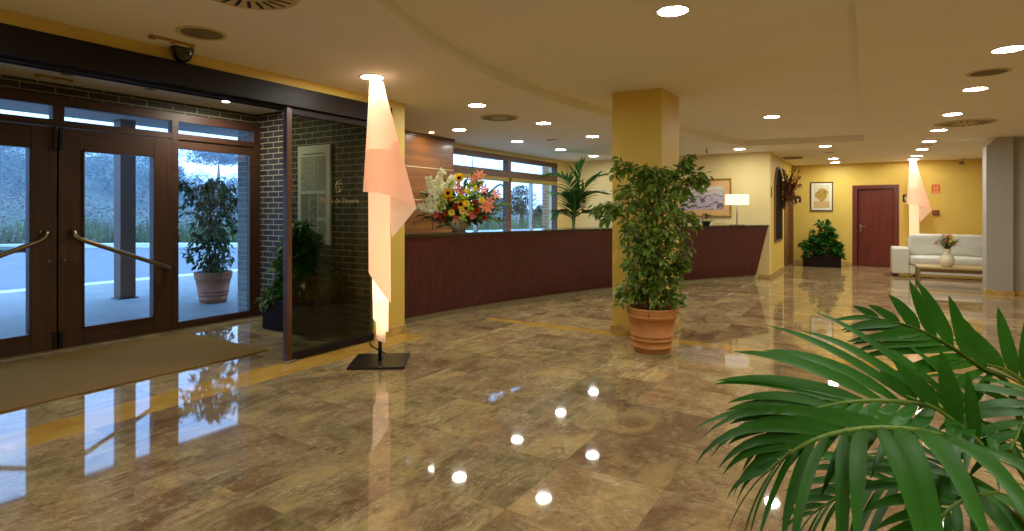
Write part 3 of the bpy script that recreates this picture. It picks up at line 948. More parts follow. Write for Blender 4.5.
# painting behind the counter
def art_abstract():
    t = NT('abstract_swirl_print')
    p = t.n('ShaderNodeBsdfPrincipled', Roughness=0.25)
    tc = t.n('ShaderNodeTexCoord')
    mp = t.n('ShaderNodeMapping'); mp.inputs['Scale'].default_value = (1.5, 1.0, 1.5); mp.inputs['Location'].default_value = (0.2, 0, 0.75)
    t.l(tc.outputs['Object'], mp.inputs[0])
    wv = t.n('ShaderNodeTexWave', _wave_type='RINGS', Scale=1.3, Distortion=14.0, Detail=3.0)
    wv.inputs['Detail Scale'].default_value = 1.6
    t.l(mp.outputs[0], wv.inputs['Vector'])
    c = t.ramp(wv.outputs[0], [(0.0, rgb(118, 88, 104)), (0.3, rgb(176, 156, 164)), (0.55, rgb(224, 216, 212)), (0.8, rgb(150, 142, 176)), (1.0, rgb(196, 184, 190))])
    sp = t.n('ShaderNodeSeparateXYZ'); t.l(tc.outputs['Object'], sp.inputs[0])
    up = t.ramp(sp.outputs['Z'], [(0.02, (0, 0, 0, 1)), (0.20, (1, 1, 1, 1))])
    t.l(t.mix(t.math('MULTIPLY', up, 0.75), c, rgb(224, 214, 190)), p.inputs['Base Color'])
    t.l(p.outputs[0], t.out.inputs[0])
    return t.m
def picture(name, label, loc, w, h, fw, mw, fmat, mmat, amat, rz=0.0):
    """frame, mount and print facing -y"""
    r = thing(name, label, 'picture', loc, rz)
    f = MB()
    f.box(-w / 2, w / 2, -0.035, 0, h / 2 - fw, h / 2, 0.004).box(-w / 2, w / 2, -0.035, 0, -h / 2, -h / 2 + fw, 0.004)
    f.box(-w / 2, -w / 2 + fw, -0.035, 0, -h / 2 + fw, h / 2 - fw, 0.004).box(w / 2 - fw, w / 2, -0.035, 0, -h / 2 + fw, h / 2 - fw, 0.004)
    link('frame', f, fmat, r)
    link('mount', MB().box(-w / 2 + fw, w / 2 - fw, -0.016, -0.002, -h / 2 + fw, h / 2 - fw), mmat, r)
    q = fw + mw
    link('print', MB().box(-w / 2 + q, w / 2 - q, -0.020, -0.015, -h / 2 + q, h / 2 - q), amat, r)
    return r
picture('painting', 'large gilt framed picture of purple and grey swirls on the cream wall', (-3.27, YB, 1.765), 1.38, 0.86, 0.035, 0.13, M_GOLD, plain('peach_mount', rgb(222, 176, 112), 0.7), art_abstract())
# small flower picture on the far wall
def art_flowers():
    t = NT('flower_bunch_print')
    p = t.n('ShaderNodeBsdfPrincipled', Roughness=0.4)
    tc = t.n('ShaderNodeTexCoord')
    sp = t.n('ShaderNodeSeparateXYZ'); t.l(tc.outputs['Object'], sp.inputs[0])
    vo = t.n('ShaderNodeTexVoronoi', Scale=17.0); t.l(tc.outputs['Object'], vo.inputs['Vector'])
    fl = t.ramp(vo.outputs['Distance'], [(0.12, rgb(110, 70, 30)), (0.4, rgb(206, 164, 70)), (0.62, rgb(150, 132, 60)), (0.8, rgb(96, 96, 50))])
    dx = t.math('DIVIDE', sp.outputs['X'], 0.15)
    dz = t.math('DIVIDE', t.math('SUBTRACT', sp.outputs['Z'], 0.06), 0.17)
    rr = t.math('SQRT', t.math('ADD', t.math('MULTIPLY', dx, dx), t.math('MULTIPLY', dz, dz)))
    bg = t.ramp(sp.outputs['Z'], [(0.0, rgb(212, 204, 172)), (0.01, rgb(212, 204, 172))])
    bl = t.math('LESS_THAN', sp.outputs['Z'], -0.14)
    c = t.mix(bl, bg, rgb(204, 172, 116))
    vx = t.math('DIVIDE', sp.outputs['X'], 0.075)
    vz = t.math('DIVIDE', t.math('ADD', sp.outputs['Z'], 0.13), 0.08)
    vr = t.math('LESS_THAN', t.math('ADD', t.math('MULTIPLY', vx, vx), t.math('MULTIPLY', vz, vz)), 1.0)
    c = t.mix(vr, c, rgb(202, 172, 116))
    nn_ = t.n('ShaderNodeTexNoise', Scale=9.0, Detail=3.0); t.l(tc.outputs['Object'], nn_.inputs['Vector'])
    rr = t.math('ADD', rr, t.math('MULTIPLY', t.math('SUBTRACT', nn_.outputs[0], 0.5), 1.3))
    c = t.mix(t.math('LESS_THAN', rr, 1.0), c, fl)
    t.l(c, p.inputs['Base Color'])
    t.l(p.outputs[0], t.out.inputs[0])
    return t.m
picture('flower_picture', 'small dark framed picture of a bunch of flowers on the yellow far wall', (-1.09, YF, 1.875), 0.55, 0.80, 0.025, 0.055, plain('dark_bronze_frame', rgb(66, 48, 28), 0.4), M_WHITE, art_flowers())

# lamp and small things at the far end of the counter
tl = thing('table_lamp', 'lamp with a wide white shade on the far end of the counter', 'lamp', sight(737, 225, 12.05).to_3d().xy.to_3d() + Vector((0, 0, 1.165)))
M_SHADE = glow('white_lampshade_glow', (1.0, 0.86, 0.66, 1), 0.72)
link('base', MB().box(-0.14, 0.14, -0.10, 0.10, 0.0, 0.018, 0.004, rot=Matrix.Rotation(YAW, 3, 'Z')), M_STEEL, tl)
link('stem', MB().tube([(0, 0, 0.015), (0, 0, 0.46)], 0.012, 10), M_STEEL, tl)
link('lamp_shade', MB().box(-0.215, 0.215, -0.11, 0.11, 0.43, 0.655, 0.01, rot=Matrix.Rotation(YAW, 3, 'Z')), M_SHADE, tl)
cd = thing('leaflet_stand', 'low flat leaflet stand on the counter beside the white lamp', 'leaflet stand', tl.location + Vector((CS * -0.36, SN * -0.36, 0)))
link('tray', MB().box(-0.13, 0.13, -0.06, 0.06, 0, 0.012, 0.003, rot=Matrix.Rotation(YAW, 3, 'Z')), M_GOLD, cd)
link('rail', MB().tube([(-0.11, -0.07, 0.01), (-0.11, -0.07, 0.045), (0.11, 0.07, 0.045), (0.11, 0.07, 0.01)], 0.006, 6), M_GOLD, cd)

# ------------------------------------------------------------------ plants
def terracotta_pot(root, rb, rt, h, mat, world=False):
    rim = h * 0.24
    prof = [(0.0, 0.0), (rb * 0.96, 0.0), (rb, 0.012)]
    def rad(z): return rb + (rt * 0.90 - rb) * z / (h - rim)
    z = 0.02
    for zz, bump in ((0.10, 0), (0.105, 0.008), (0.13, 0.008), (0.135, 0), (0.26, 0), (0.265, 0.008), (0.29, 0.008), (0.295, 0), (0.36, 0), (0.365, 0.007), (0.385, 0.007), (0.39, 0)):
        z = zz * h
        prof.append((rad(z) + bump, z))
    prof += [(rad(h - rim), h - rim), (rt * 0.955, h - rim + 0.006), (rt * 0.965, h - rim * 0.62), (rt * 0.945, h - rim * 0.58), (rt * 0.975, h - rim * 0.5), (rt * 0.98, h - rim * 0.34),
             (rt * 0.965, h - rim * 0.28), (rt, h - rim * 0.2), (rt * 1.0, h - 0.008), (rt * 0.985, h), (rt * 0.90, h), (rt * 0.88, h - 0.06)]
    p = link('pot', MB().lathe(prof, 0, 0, 0, 48), mat, root)
    link('soil', MB().lathe([(0.0, h - 0.045), (rt * 0.5, h - 0.05), (rt * 0.885, h - 0.055)], 0, 0, 0, 32), M_SOIL, root, recalc=False)

def ficus(name, label, loc, h, seed, potdims, potmat, leafmat, width, leafn, spurs, squash=1.0, leafsize=1.0, nt=100, ymax=9.0):
    g = random.Random(seed)
    r = thing(name, label, 'potted plant', loc)
    rb, rt, ph = potdims
    terracotta_pot(r, rb, rt, ph, potmat)
    tr = MB()
    trunks = []
    for k in range(3):
        a = k * 2.1 + 0.4
        pts = [(0.05 * math.cos(a), 0.05 * math.sin(a), ph - 0.06)]
        for q in range(1, 7):
            z = ph - 0.06 + (h - 0.25 - ph) * q / 6
            pts.append((0.05 * math.cos(a + q * 0.9) + g.uniform(-.02, .02), 0.05 * math.sin(a + q * 0.9) + g.uniform(-.02, .02), z))
        pts = spline(pts, 24)
        trunks.append(pts)
        tr.tube(pts, 0.016, 8, 0.007)
    tk_ = link('trunk', tr, M_BARK, r)
    tw, fo = MB(), MB()
    def twig(start, end, nl):
        end.y = min(end.y, ymax - 0.06)
        mid = (start + end) / 2 + Vector((0, 0, 0.10 * (end - start).length + 0.03))
        tip = end + Vector((0, 0, -0.05))
        pts = spline([start, mid, end, tip], 10)
        tw.tube(pts, 0.006, 5, 0.002, cap=False)
        for i in range(nl):
            q = 0.25 + 0.75 * g.random()
            k = min(int(q * 10), 9)
            p = pts[k].lerp(pts[k + 1], q * 10 - k)
            out = Vector((p.x, p.y, 0))
            out = out.normalized() if out.length > 1e-3 else Vector((1, 0, 0))
            d = out * g.uniform(-0.1, 0.9) + Vector((g.uniform(-.8, .8), g.uniform(-.8, .8), g.uniform(-1.1, 0.35)))
            p = p + Vector((g.uniform(-.045, .045), g.uniform(-.045, .045), g.uniform(-.05, .05)))
            ln = g.uniform(0.055, 0.095) * leafsize
            if max(p.y, p.y + d.normalized().y * ln) > ymax - 0.03:
                continue
            fo.leaf(p, d, (g.uniform(-.6, .6), g.uniform(-.6, .6), 1), ln, ln * g.uniform(0.45, 0.58), 0.12, 0.25)
    prof = width
    for k in range(nt):
        z = ph + 0.06 + (h - ph - 0.08) * ((k + g.random()) / nt)
        t = (z - ph) / (h - ph)
        for (t0, r0), (t1, r1) in zip(prof, prof[1:]):
            if t0 <= t <= t1:
                rad = r0 + (r1 - r0) * (t - t0) / (t1 - t0)
        a = k * 2.39996 + g.uniform(-.3, .3)
        rad *= g.uniform(0.45, 1.15)
        tp = g.choice(trunks)
        zi = z - g.uniform(0.02, 0.12)
        s = min(tp, key=lambda p: abs(p.z - zi))
        twig(Vector(s), Vector((math.cos(a) * rad, math.sin(a) * rad * squash, z)), leafn)
    for (l0, z0, l1, z1, nl) in spurs:
        s = Vector((CS * l0, SN * l0, z0)); e_ = Vector((CS * l1, SN * l1, z1))
        for _ in range(3):
            j = Vector((g.uniform(-.05, .05), g.uniform(-.05, .05), g.uniform(-.05, .05)))
            twig(s, e_ + j, nl)
    link('twigs', tw, M_BARK, tk_)
    link('foliage', fo, leafmat, r, recalc=False)
    return r
W1 = [(0, 0.26), (0.10, 0.30), (0.24, 0.24), (0.36, 0.27), (0.48, 0.38), (0.64, 0.48), (0.82, 0.42), (0.93, 0.22), (1.0, 0.10)]
ficus('potted_ficus', 'leafy green ficus in a terracotta pot in front of the yellow column', (-1.92, 5.84, 0), 1.95, 5, (0.185, 0.268, 0.46), M_TERRA, M_FICUS, W1, 19,
      [(0.12, 1.6, 0.36, 1.97, 34), (0.2, 1.6, 0.50, 1.80, 34), (-0.25, 1.35, -0.52, 1.46, 26), (-0.05, 1.75, -0.32, 1.93, 26), (0.1, 0.75, 0.30, 0.90, 20), (-0.1, 0.6, -0.36, 0.60, 22)], 0.8, 1.12, 118, 0.53)
ficus('potted_ficus', 'sparse ficus in a terracotta pot on the pavement outside the glass', (-9.12, 5.34, -0.03), 2.03, 21, (0.20, 0.29, 0.50), M_TERRB, M_FICUSB,
      [(0, 0.2), (0.15, 0.36), (0.3, 0.30), (0.42, 0.24), (0.6, 0.42), (0.8, 0.40), (0.95, 0.22), (1.0, 0.1)], 13, [(-0.15, 1.5, -0.58, 1.95, 26), (0.2, 1.5, 0.5, 1.72, 24)], 1.0, 1.35)

def frond(mb_leaf, mb_stem, pts, n, ln, wd, sg=1, ang=55, droop=0.5, up=(0, 0, 1), t0=0.22, seed=0, lift=0.35, sides=(1, -1), nseg=8, rs=0.012):
    """pinnate palm leaf: a rachis along the points, n leaflets a side"""
    g = random.Random(seed)
    c = spline(pts, 40)
    mb_stem.tube(c, rs, 7, rs * 0.25, cap=False)
    up = Vector(up)
    for side in sides:
        for i in range(n):
            t = t0 + (1 - t0) * (i + 0.5) / n
            x = t * 40
            k = min(int(x), 39)
            p = c[k].lerp(c[k + 1], x - k)
            tg = (c[k + 1] - c[k]).normalized()
            s = tg.cross(up)
            if s.length < 1e-3:
                s = Vector((1, 0, 0))
            s = s.normalized() * side
            nn = s.cross(tg) * side
            if nn.z < 0 and up.z > 0.5:
                nn = -nn
            tt = (t - t0) / (1 - t0)
            L = ln * (0.62 + 0.38 * math.sin(PI * min(1, tt * 1.15 + 0.12))) * (1 - 0.45 * tt ** 3) * g.uniform(0.9, 1.08)
            W = wd * (0.75 + 0.25 * math.sin(PI * tt)) * (1 - 0.4 * tt ** 2) * g.uniform(0.85, 1.1)
            A = R(ang - 26 * tt + g.uniform(-5, 5))
            d = tg * math.cos(A) + s * math.sin(A) + nn * (lift + g.uniform(-.10, .10))
            d.normalize()
            q = p.copy()
            cur = d.copy()
            cen = [q.copy()]
            dirs = [cur.copy()]
            dr = droop * g.uniform(0.75, 1.25)
            for j in range(nseg):
                cur = (cur + Vector((0, 0, -1)) * dr / nseg * (0.4 + 1.2 * j / nseg)).normalized()
                q = q + cur * L / nseg
                cen.append(q.copy()); dirs.append(cur.copy())
            wn_ = nn * 0.8 + tg * 0.5 * (1 if side > 0 else 1)
            rows = []
            for j, (q, cd_) in enumerate(zip(cen, dirs)):
                f = j / nseg
                w = W * 0.5 * min(1.0, 0.35 + 3.2 * f) * (1 - f ** 3.4) + 0.0006
                across = cd_.cross(wn_).normalized()
                nrm = across.cross(cd_).normalized()
                if nrm.z < 0:
                    nrm = -nrm
                rows.append([q + across * w + nrm * w * 0.28, q, q - across * w + nrm * w * 0.28])
            mb_leaf.grid(rows, True)

def palm_thing(name, label, loc, fronds, potfn, leafmat, cat='potted plant'):
    r = thing(name, label, cat, loc)
    potfn(r)
    for f in fronds:
        a, b = MB(), MB()
        f = dict(f)
        pts = f.pop('pts')
        off = Vector(loc)
        frond(a, b, [Vector(p) - off for p in pts], **f)
        fo = link('frond', a, leafmat, r, recalc=False)
        link('stalk', b, M_RACH, fo)
    return r

# foreground kentia palm: its pot stands on the floor just outside the picture
PL = Vector((0.62, 2.25, 0))
def palm_pot(r):
    link('pot', MB().lathe([(0, 0), (0.16, 0), (0.165, 0.02), (0.22, 0.36), (0.235, 0.37), (0.235, 0.40), (0.21, 0.40), (0.205, 0.35)], 0, 0, 0, 40), M_TERRA, r)
    link('soil', MB().lathe([(0, 0.36), (0.206, 0.355)], 0, 0, 0, 32), M_SOIL, r, recalc=False)
    tb = MB()
    for k in range(5):
        a = k * 1.3
        tb.tube([(0.05 * math.cos(a), 0.05 * math.sin(a), 0.34), (0.04 * math.cos(a), 0.04 * math.sin(a), 0.55)], 0.022, 8, 0.014)
    link('stem_base', tb, M_RACH, r)
root_p = PL + Vector((0, 0, 0.52))
def P(*q): return [root_p] + [sight(*a) for a in q]
FG = [
    # upper frond pointing left, seen nearly flat on
    dict(pts=P((1042, 470, 1.80), (1008, 386, 1.75), (983, 369, 1.72), (948, 345, 1.70), (912, 327, 1.70), (868, 316, 1.72)), n=7, ln=0.205, wd=0.046, ang=48, droop=0.3, t0=0.46, seed=1, lift=0.05, up=(0.28, -0.90, 0.35), sides=(1,)),
    dict(pts=P((1042, 470, 1.80), (1008, 386, 1.75), (983, 369, 1.72), (948, 345, 1.70), (912, 327, 1.70), (868, 316, 1.72)), n=12, ln=0.36, wd=0.034, ang=38, droop=0.25, t0=0.42, seed=11, lift=0.05, up=(0.28, -0.90, 0.35), sides=(-1,)),
    # big lower frond with hanging leaflets
    dict(pts=P((1040, 520, 1.55), (985, 455, 1.45), (933, 434, 1.40), (880, 428, 1.36), (832, 434, 1.34), (795, 450, 1.34), (762, 476, 1.36)), n=14, ln=0.50, wd=0.043, ang=64, droop=1.15, t0=0.30, seed=2, lift=0.10),
    # middle frond sweeping left
    dict(pts=P((1045, 500, 1.70), (1000, 440, 1.62), (950, 412, 1.56), (900, 402, 1.52), (850, 402, 1.50), (805, 412, 1.50), (770, 430, 1.52)), n=14, ln=0.42, wd=0.036, ang=42, droop=0.55, t0=0.30, seed=3, lift=0.15, up=(0.25, -0.55, 0.8)),
    # young frond with tall upright leaflets
    dict(pts=P((1030, 500, 1.60), (990, 455, 1.52), (965, 430, 1.50), (935, 408, 1.50), (905, 395, 1.52)), n=4, ln=0.23, wd=0.048, ang=40, droop=0.05, t0=0.42, seed=4, lift=0.05, up=(0.28, -0.90, 0.3), sides=(1,)),
    dict(pts=P((1030, 530, 1.75), (985, 490, 1.75), (941, 480, 1.78), (890, 480, 1.80), (845, 494, 1.82), (810, 515, 1.84)), n=14, ln=0.42, wd=0.040, ang=60, droop=0.75, t0=0.28, seed=5, lift=0.1),
    # frond rising at the right edge with broad leaflets
    dict(pts=P((1062, 500, 1.60), (1052, 440, 1.52), (1035, 395, 1.48), (1010, 372, 1.46), (985, 364, 1.46)), n=6, ln=0.25, wd=0.046, ang=52, droop=0.12, t0=0.40, seed=6, lift=0.05, up=(0.28, -0.90, 0.3), sides=(1,)),
    dict(pts=P((1045, 540, 1.6), (1010, 500, 1.52), (985, 495, 1.46), (955, 505, 1.42), (930, 530, 1.40)), n=12, ln=0.38, wd=0.036, ang=58, droop=0.9, t0=0.28, seed=7, lift=0.15),
    dict(pts=P((1080, 500, 1.7), (1075, 430, 1.7), (1055, 402, 1.65), (1030, 415, 1.55), (1010, 450, 1.5)), n=12, ln=0.42, wd=0.040, ang=58, droop=0.8, t0=0.25, seed=8, lift=0.2),
    dict(pts=P((1120, 480, 1.7), (1170, 380, 1.7), (1230, 330, 1.7), (1290, 330, 1.7)), n=13, ln=0.42, wd=0.042, ang=60, droop=0.6, t0=0.25, seed=9, lift=0.2),
    dict(pts=P((1080, 520, 1.9), (1060, 470, 2.1), (1030, 440, 2.3), (1000, 430, 2.45)), n=12, ln=0.42, wd=0.038, ang=60, droop=0.6, t0=0.25, seed=10, lift=0.2),
]
palm_thing('potted_palm', 'large potted palm with broad arching green fronds close to the viewer', PL, FG, palm_pot, M_PALM)

# palm in the corner behind the counter
def corner_pot(r):
    link('pot', MB().lathe([(0, 0), (0.15, 0), (0.2, 0.38), (0.215, 0.38), (0.215, 0.42), (0.19, 0.42), (0.185, 0.37)], 0, 0, 0, 32), M_TERRB, r)
    link('soil', MB().lathe([(0, 0.375), (0.187, 0.37)], 0, 0, 0, 24), M_SOIL, r, recalc=False)
    tb = MB()
    for k in range(4):
        a = k * 1.6
        tb.tube([(0.05 * math.cos(a), 0.05 * math.sin(a), 0.36), (0.03 * math.cos(a), 0.03 * math.sin(a), 0.8)], 0.02, 7, 0.012)
    link('stem_base', tb, M_RACH, r)
CPd = 12.6
cp = sight(573, 230, CPd); cp.z = 0
def C(*q): return [cp + Vector((0, 0, 0.7))] + [sight(*a) for a in q]
CF = [dict(pts=C((574, 215, 12.6), (579, 190, 12.6), (580, 172, 12.6), (583, 162, 12.65)), n=21, ln=0.49, wd=0.062, ang=42, droop=0.3, t0=0.25, seed=31, lift=.2),
      dict(pts=C((573, 210, 12.6), (570, 188, 12.5), (562, 178, 12.4), (550, 175, 12.3), (542, 178, 12.25)), n=22, ln=0.52, wd=0.062, ang=56, droop=0.7, t0=0.25, seed=32, lift=.15),
      dict(pts=C((576, 208, 12.6), (584, 190, 12.5), (596, 178, 12.4), (605, 175, 12.35)), n=21, ln=0.49, wd=0.062, ang=52, droop=0.6, t0=0.25, seed=33, lift=.15),
      dict(pts=C((576, 212, 12.55), (582, 200, 12.4), (594, 193, 12.2), (607, 194, 12.1)), n=21, ln=0.49, wd=0.062, ang=54, droop=0.6, t0=0.25, seed=34, lift=.15),
      dict(pts=C((572, 214, 12.5), (568, 202, 12.3), (562, 194, 12.1), (556, 194, 11.95)), n=20, ln=0.49, wd=0.062, ang=54, droop=0.7, t0=0.25, seed=35, lift=.15),
      dict(pts=C((575, 218, 12.5), (582, 213, 12.3), (590, 212, 12.2), (597, 218, 12.1)), n=19, ln=0.41, wd=0.062, ang=54, droop=0.7, t0=0.25, seed=36, lift=.15),
      dict(pts=C((572, 220, 12.5), (566, 214, 12.3), (560, 212, 12.2), (554, 218, 12.1)), n=19, ln=0.38, wd=0.062, ang=54, droop=0.7, t0=0.25, seed=37, lift=.15),
      dict(pts=C((574, 216, 12.4), (575, 204, 12.2), (574, 194, 12.0), (572, 190, 11.8)), n=20, ln=0.43, wd=0.062, ang=50, droop=0.6, t0=0.25, seed=38, lift=.15)]
palm_thing('potted_palm', 'tall potted palm in the corner behind the reception counter', cp, CF, corner_pot, M_PALMD)

def box_planter(name, label, x0, x1, y0, y1, h):
    r = thing(name, label, 'planter', ((x0 + x1) / 2, (y0 + y1) / 2, 0))
    w, d = (x1 - x0) / 2, (y1 - y0) / 2
    m = MB()
    m.box(-w, w, -d, -d + 0.03, 0, h, 0.004).box(-w, w, d - 0.03, d, 0, h, 0.004).box(-w, -w + 0.03, -d + 0.03, d - 0.03, 0, h, 0.004).box(w - 0.03, w, -d + 0.03, d - 0.03, 0, h, 0.004)
    m.box(-w + 0.03, w - 0.03, -d + 0.03, d - 0.03, 0, 0.03)
    link('box', m, M_BOXD, r)
    link('soil', MB().box(-w + 0.03, w - 0.03, -d + 0.03, d - 0.03, h - 0.07, h - 0.04), M_SOIL, r)
    return r, w, d
def shrub_part(parent, g, cx, cy, z0, rx, ry, top, count, mat, ls, name='shrub', droop=0.0, peak=1.0, ymax=9.0):
    fo, tw = MB(), MB()
    for k in range(40):
        a, q = g.uniform(0, 2 * PI), math.sqrt(g.random())
        zz = z0 + (top - z0) * g.random() ** 0.8
        f = math.sin(PI * min(1, (zz - z0) / (top - z0) * 0.75 + 0.25)) ** peak
        e_ = Vector((cx + rx * q * math.cos(a) * f, min(cy + ry * q * math.sin(a) * f, ymax - 0.06), zz))
        s = Vector((cx + 0.25 * rx * math.cos(a), cy + 0.25 * ry * math.sin(a), z0))
        pts = spline([s, (s + e_) / 2 + Vector((0, 0, .06)), e_, e_ + Vector((0.04 * math.cos(a), 0.04 * math.sin(a), 0.02 - droop))], 8)
        tw.tube(pts, 0.005, 4, 0.002, cap=False)
        for i in range(count // 40):
            x = g.uniform(0.3, 1) * 8
            kk = min(int(x), 7)
            p = pts[kk].lerp(pts[kk + 1], x - kk) + Vector((g.uniform(-.03, .03), g.uniform(-.03, .03), g.uniform(-.03, .03)))
            d = Vector((math.cos(a), math.sin(a), 0)) * g.uniform(-.2, .9) + Vector((g.uniform(-.8, .8), g.uniform(-.8, .8), g.uniform(-.5, .6) - droop * 4))
            ln = g.uniform(0.7, 1.2) * ls
            if max(p.y, p.y + d.normalized().y * ln) > ymax - 0.02:
                continue
            fo.leaf(p, d, (g.uniform(-.5, .5), g.uniform(-.5, .5), 1), ln, ln * 0.5, 0.12, 0.2)
    s = link(name, fo, mat, parent, recalc=False)
    link('branches', tw, M_BARK, s)
g = random.Random(3)
r, w, d = box_planter('box_planter', 'dark planter box with a leafy shrub against the yellow far wall', -1.47, -0.60, 16.95, 17.35, 0.28)
shrub_part(r, g, 0.10, 0, 0.24, 0.38, 0.22, 1.16, 1700, M_SHRUB, 0.11, 'shrub', 0.0, 0.35)
shrub_part(r, g, -0.24, 0, 0.24, 0.34, 0.25, 0.80, 1100, M_SHRUB, 0.10, 'shrub', 0.04, 0.6)
shrub_part(r, g, 0.34, 0, 0.24, 0.20, 0.2, 0.62, 500, M_SHRUB, 0.10, 'shrub', 0.02, 0.6)
r, w, d = box_planter('box_planter', 'black planter box with shrubs standing against the dark brick wall in the vestibule', -6.38, -5.45, 4.36, 4.80, 0.38)
shrub_part(r, g, 0.02, 0, 0.33, 0.30, 0.2, 1.25, 1000, M_SHRUB, 0.15, 'shrub', 0.0, 0.6, 0.28)
shrub_part(r, g, -0.26, 0, 0.33, 0.20, 0.2, 1.0, 360, M_FERN, 0.11, 'shrub', 0.0, 0.5, 0.28)
shrub_part(r, g, -0.34, -0.12, 0.33, 0.16, 0.14, 0.52, 700, M_FERN, 0.10, 'fern', 0.10, 0.4, 0.28)
shrub_part(r, g, 0.28, -0.04, 0.33, 0.22, 0.22, 0.78, 800, M_SHRUB, 0.16, 'shrub', 0.03, 0.5, 0.28)

# ------------------------------------------------------------------ flower arrangement on the counter
fa = thing('flower_arrangement', 'big arrangement of sunflowers, lilies and white gladioli in a bowl on the counter', 'flowers', sight(459, 230, 8.55).xy.to_3d() + Vector((0, 0, 1.165)), YAW - R(5))
KF = 8.55 / 570
def fx(u): return (u - 459) * KF
def fz(v): return (231.0 - v) * KF + 0.015
link('bowl', MB().lathe([(0, 0), (0.09, 0), (0.10, 0.012), (0.165, 0.07), (0.185, 0.13), (0.18, 0.17), (0.165, 0.17), (0.16, 0.12)], 0, 0, 0, 36), M_PORC, fa)
gf = random.Random(11)
HUB = Vector((0, 0, 0.18))
gr = MB(); grs = MB()
for k in range(1150):
    a = gf.uniform(0, 2 * PI); el = gf.uniform(-0.1, 1.2)
    rr = gf.uniform(0.12, 0.60) if k < 760 else gf.uniform(0.05, 0.34)
    d = Vector((math.cos(a) * math.cos(el) * 1.1, math.sin(a) * math.cos(el) * (0.7 if math.sin(a) > 0 else 0.36), math.sin(el) * 0.95))
    p = HUB + d * rr
    ln = gf.uniform(0.08, 0.17)
    if p.z < 0.10:
        continue
    gr.leaf(p, d + Vector((gf.uniform(-.5, .5), gf.uniform(-.5, .5), gf.uniform(-.4, .3))), (gf.uniform(-.5, .5), gf.uniform(-.5, .5), 1), ln, ln * 0.4, 0.1, 0.3)
M_GREENERY = plain('bouquet_leaf', rgb(74, 106, 38), 0.5, 0.4, noise=0.4, nscale=12, transl=0.2)
greens = link('greenery', gr, M_GREENERY, fa, recalc=False)
def blade(pts, wd):
    c = spline([Vector(p) for p in pts], 14)
    rows = []
    for i, p in enumerate(c):
        f = i / 14
        t = (c[min(i + 1, 14)] - c[max(i - 1, 0)]).normalized()
        s = t.cross(Vector((0, -1, 0.25))).normalized()
        w = wd * 0.5 * (0.4 + 0.6 * math.sin(PI * min(1, f + 0.15))) * (1 - f ** 3) + 0.001
        rows.append([p + s * w, p + Vector((0, 0.004, 0)), p - s * w])
    return MB().grid(rows)
for pts, wd in (([(0.1, -.02, .2), (fx(497), -.05, fz(188)), (fx(506), -.06, fz(190)), (fx(520), -.06, fz(199))], 0.03),
                ([(0.1, -.05, .15), (fx(490), -.1, fz(212)), (fx(504), -.1, fz(205)), (fx(512), -.1, fz(208)), (fx(513), -.1, fz(219))], 0.05),
                ([(0.1, -.05, .15), (fx(485), -.15, fz(219)), (fx(498), -.15, fz(222)), (fx(504), -.16, fz(231))], 0.045),
                ([(0.03, .05, .3), (fx(470), .05, fz(185)), (fx(472), .05, fz(165)), (fx(473), .05, fz(150))], 0.022),
                ([(-0.05, .05, .3), (fx(442), .02, fz(188)), (fx(441), 0, fz(175)), (fx(440), 0, fz(160))], 0.02),
                ([(-.1, .0, .25), (fx(436), 0, fz(190)), (fx(430), 0, fz(178)), (fx(421), 0, fz(174))], 0.018),
                ([(-.15, -.05, .15), (fx(435), -.1, fz(205)), (fx(426), -.1, fz(196)), (fx(421), -.1, fz(194))], 0.05),
                ([(-.15, -.05, .12), (fx(437), -.12, fz(218)), (fx(428), -.14, fz(219)), (fx(420), -.14, fz(222))], 0.05),
                ([(-.08, -.12, .12), (fx(447), -.2, fz(226)), (fx(440), -.2, fz(228)), (fx(436), -.2, fz(230))], 0.05)):
    link('long_leaf', blade(pts, wd), M_GREENERY, fa, recalc=False)
def face_dir(p):
    d = (Vector(p) - HUB)
    d = Vector((d.x * 0.6, -abs(d.y) - 0.42, d.z * 0.5))
    return d.normalized()
def frame_of(p, d):
    z = d
    x = Vector((0, 0, 1)).cross(z).normalized()
    y = z.cross(x)
    m = Matrix((x, y, z)).transposed().to_4x4()
    m.translation = Vector(p)
    return m
def petals(n, ln, wd, tilt, ring=1, r0=0.01, bend=0.1):
    m = MB()
    for q in range(ring):
        for k in range(n):
            a = 2 * PI * (k + 0.5 * q) / n
            d = Vector((math.cos(a) * math.cos(tilt + q * 0.45), math.sin(a) * math.cos(tilt + q * 0.45), math.sin(tilt + q * 0.45)))
            m.leaf(Vector((math.cos(a) * r0, math.sin(a) * r0, 0.004 * q)), d, (0, 0, 1), ln * (1 - 0.18 * q), wd, 0.06, bend)
    return m
FM = {k: plain(k + '_petal', c, 0.5, 0.3, noise=0.12, nscale=20, transl=0.25) for k, c in dict(
    sun=rgb(240, 190, 30), white=rgb(255, 250, 205), lily=rgb(226, 134, 96), rose=rgb(196, 76, 36), pink=rgb(212, 84, 82), green=rgb(168, 190, 60), cream=rgb(238, 210, 110), yellow=rgb(240, 214, 60)).items()}
M_SEED = plain('sunflower_seed_head', rgb(48, 30, 14), 0.9, 0.1, noise=0.3, nscale=60)
def flower(name, u, v, y, mb, mat, label=None, core=None):
    p = Vector((fx(u), y, fz(v)))
    o = link(name, mb, mat, fa, recalc=False)
    fm_ = frame_of(p, face_dir(p))
    o.matrix_local = fm_
    if label:
        o['label'] = label
    if core:
        c = link('flower_centre', core[0], core[1], o)
    st_ = link('stem', MB().tube([fm_.inverted() @ q for q in (p, p.lerp(HUB, 0.5) + Vector((0, 0.02, 0)), HUB)], 0.005, 5, cap=False), M_RACH, o)
    return o
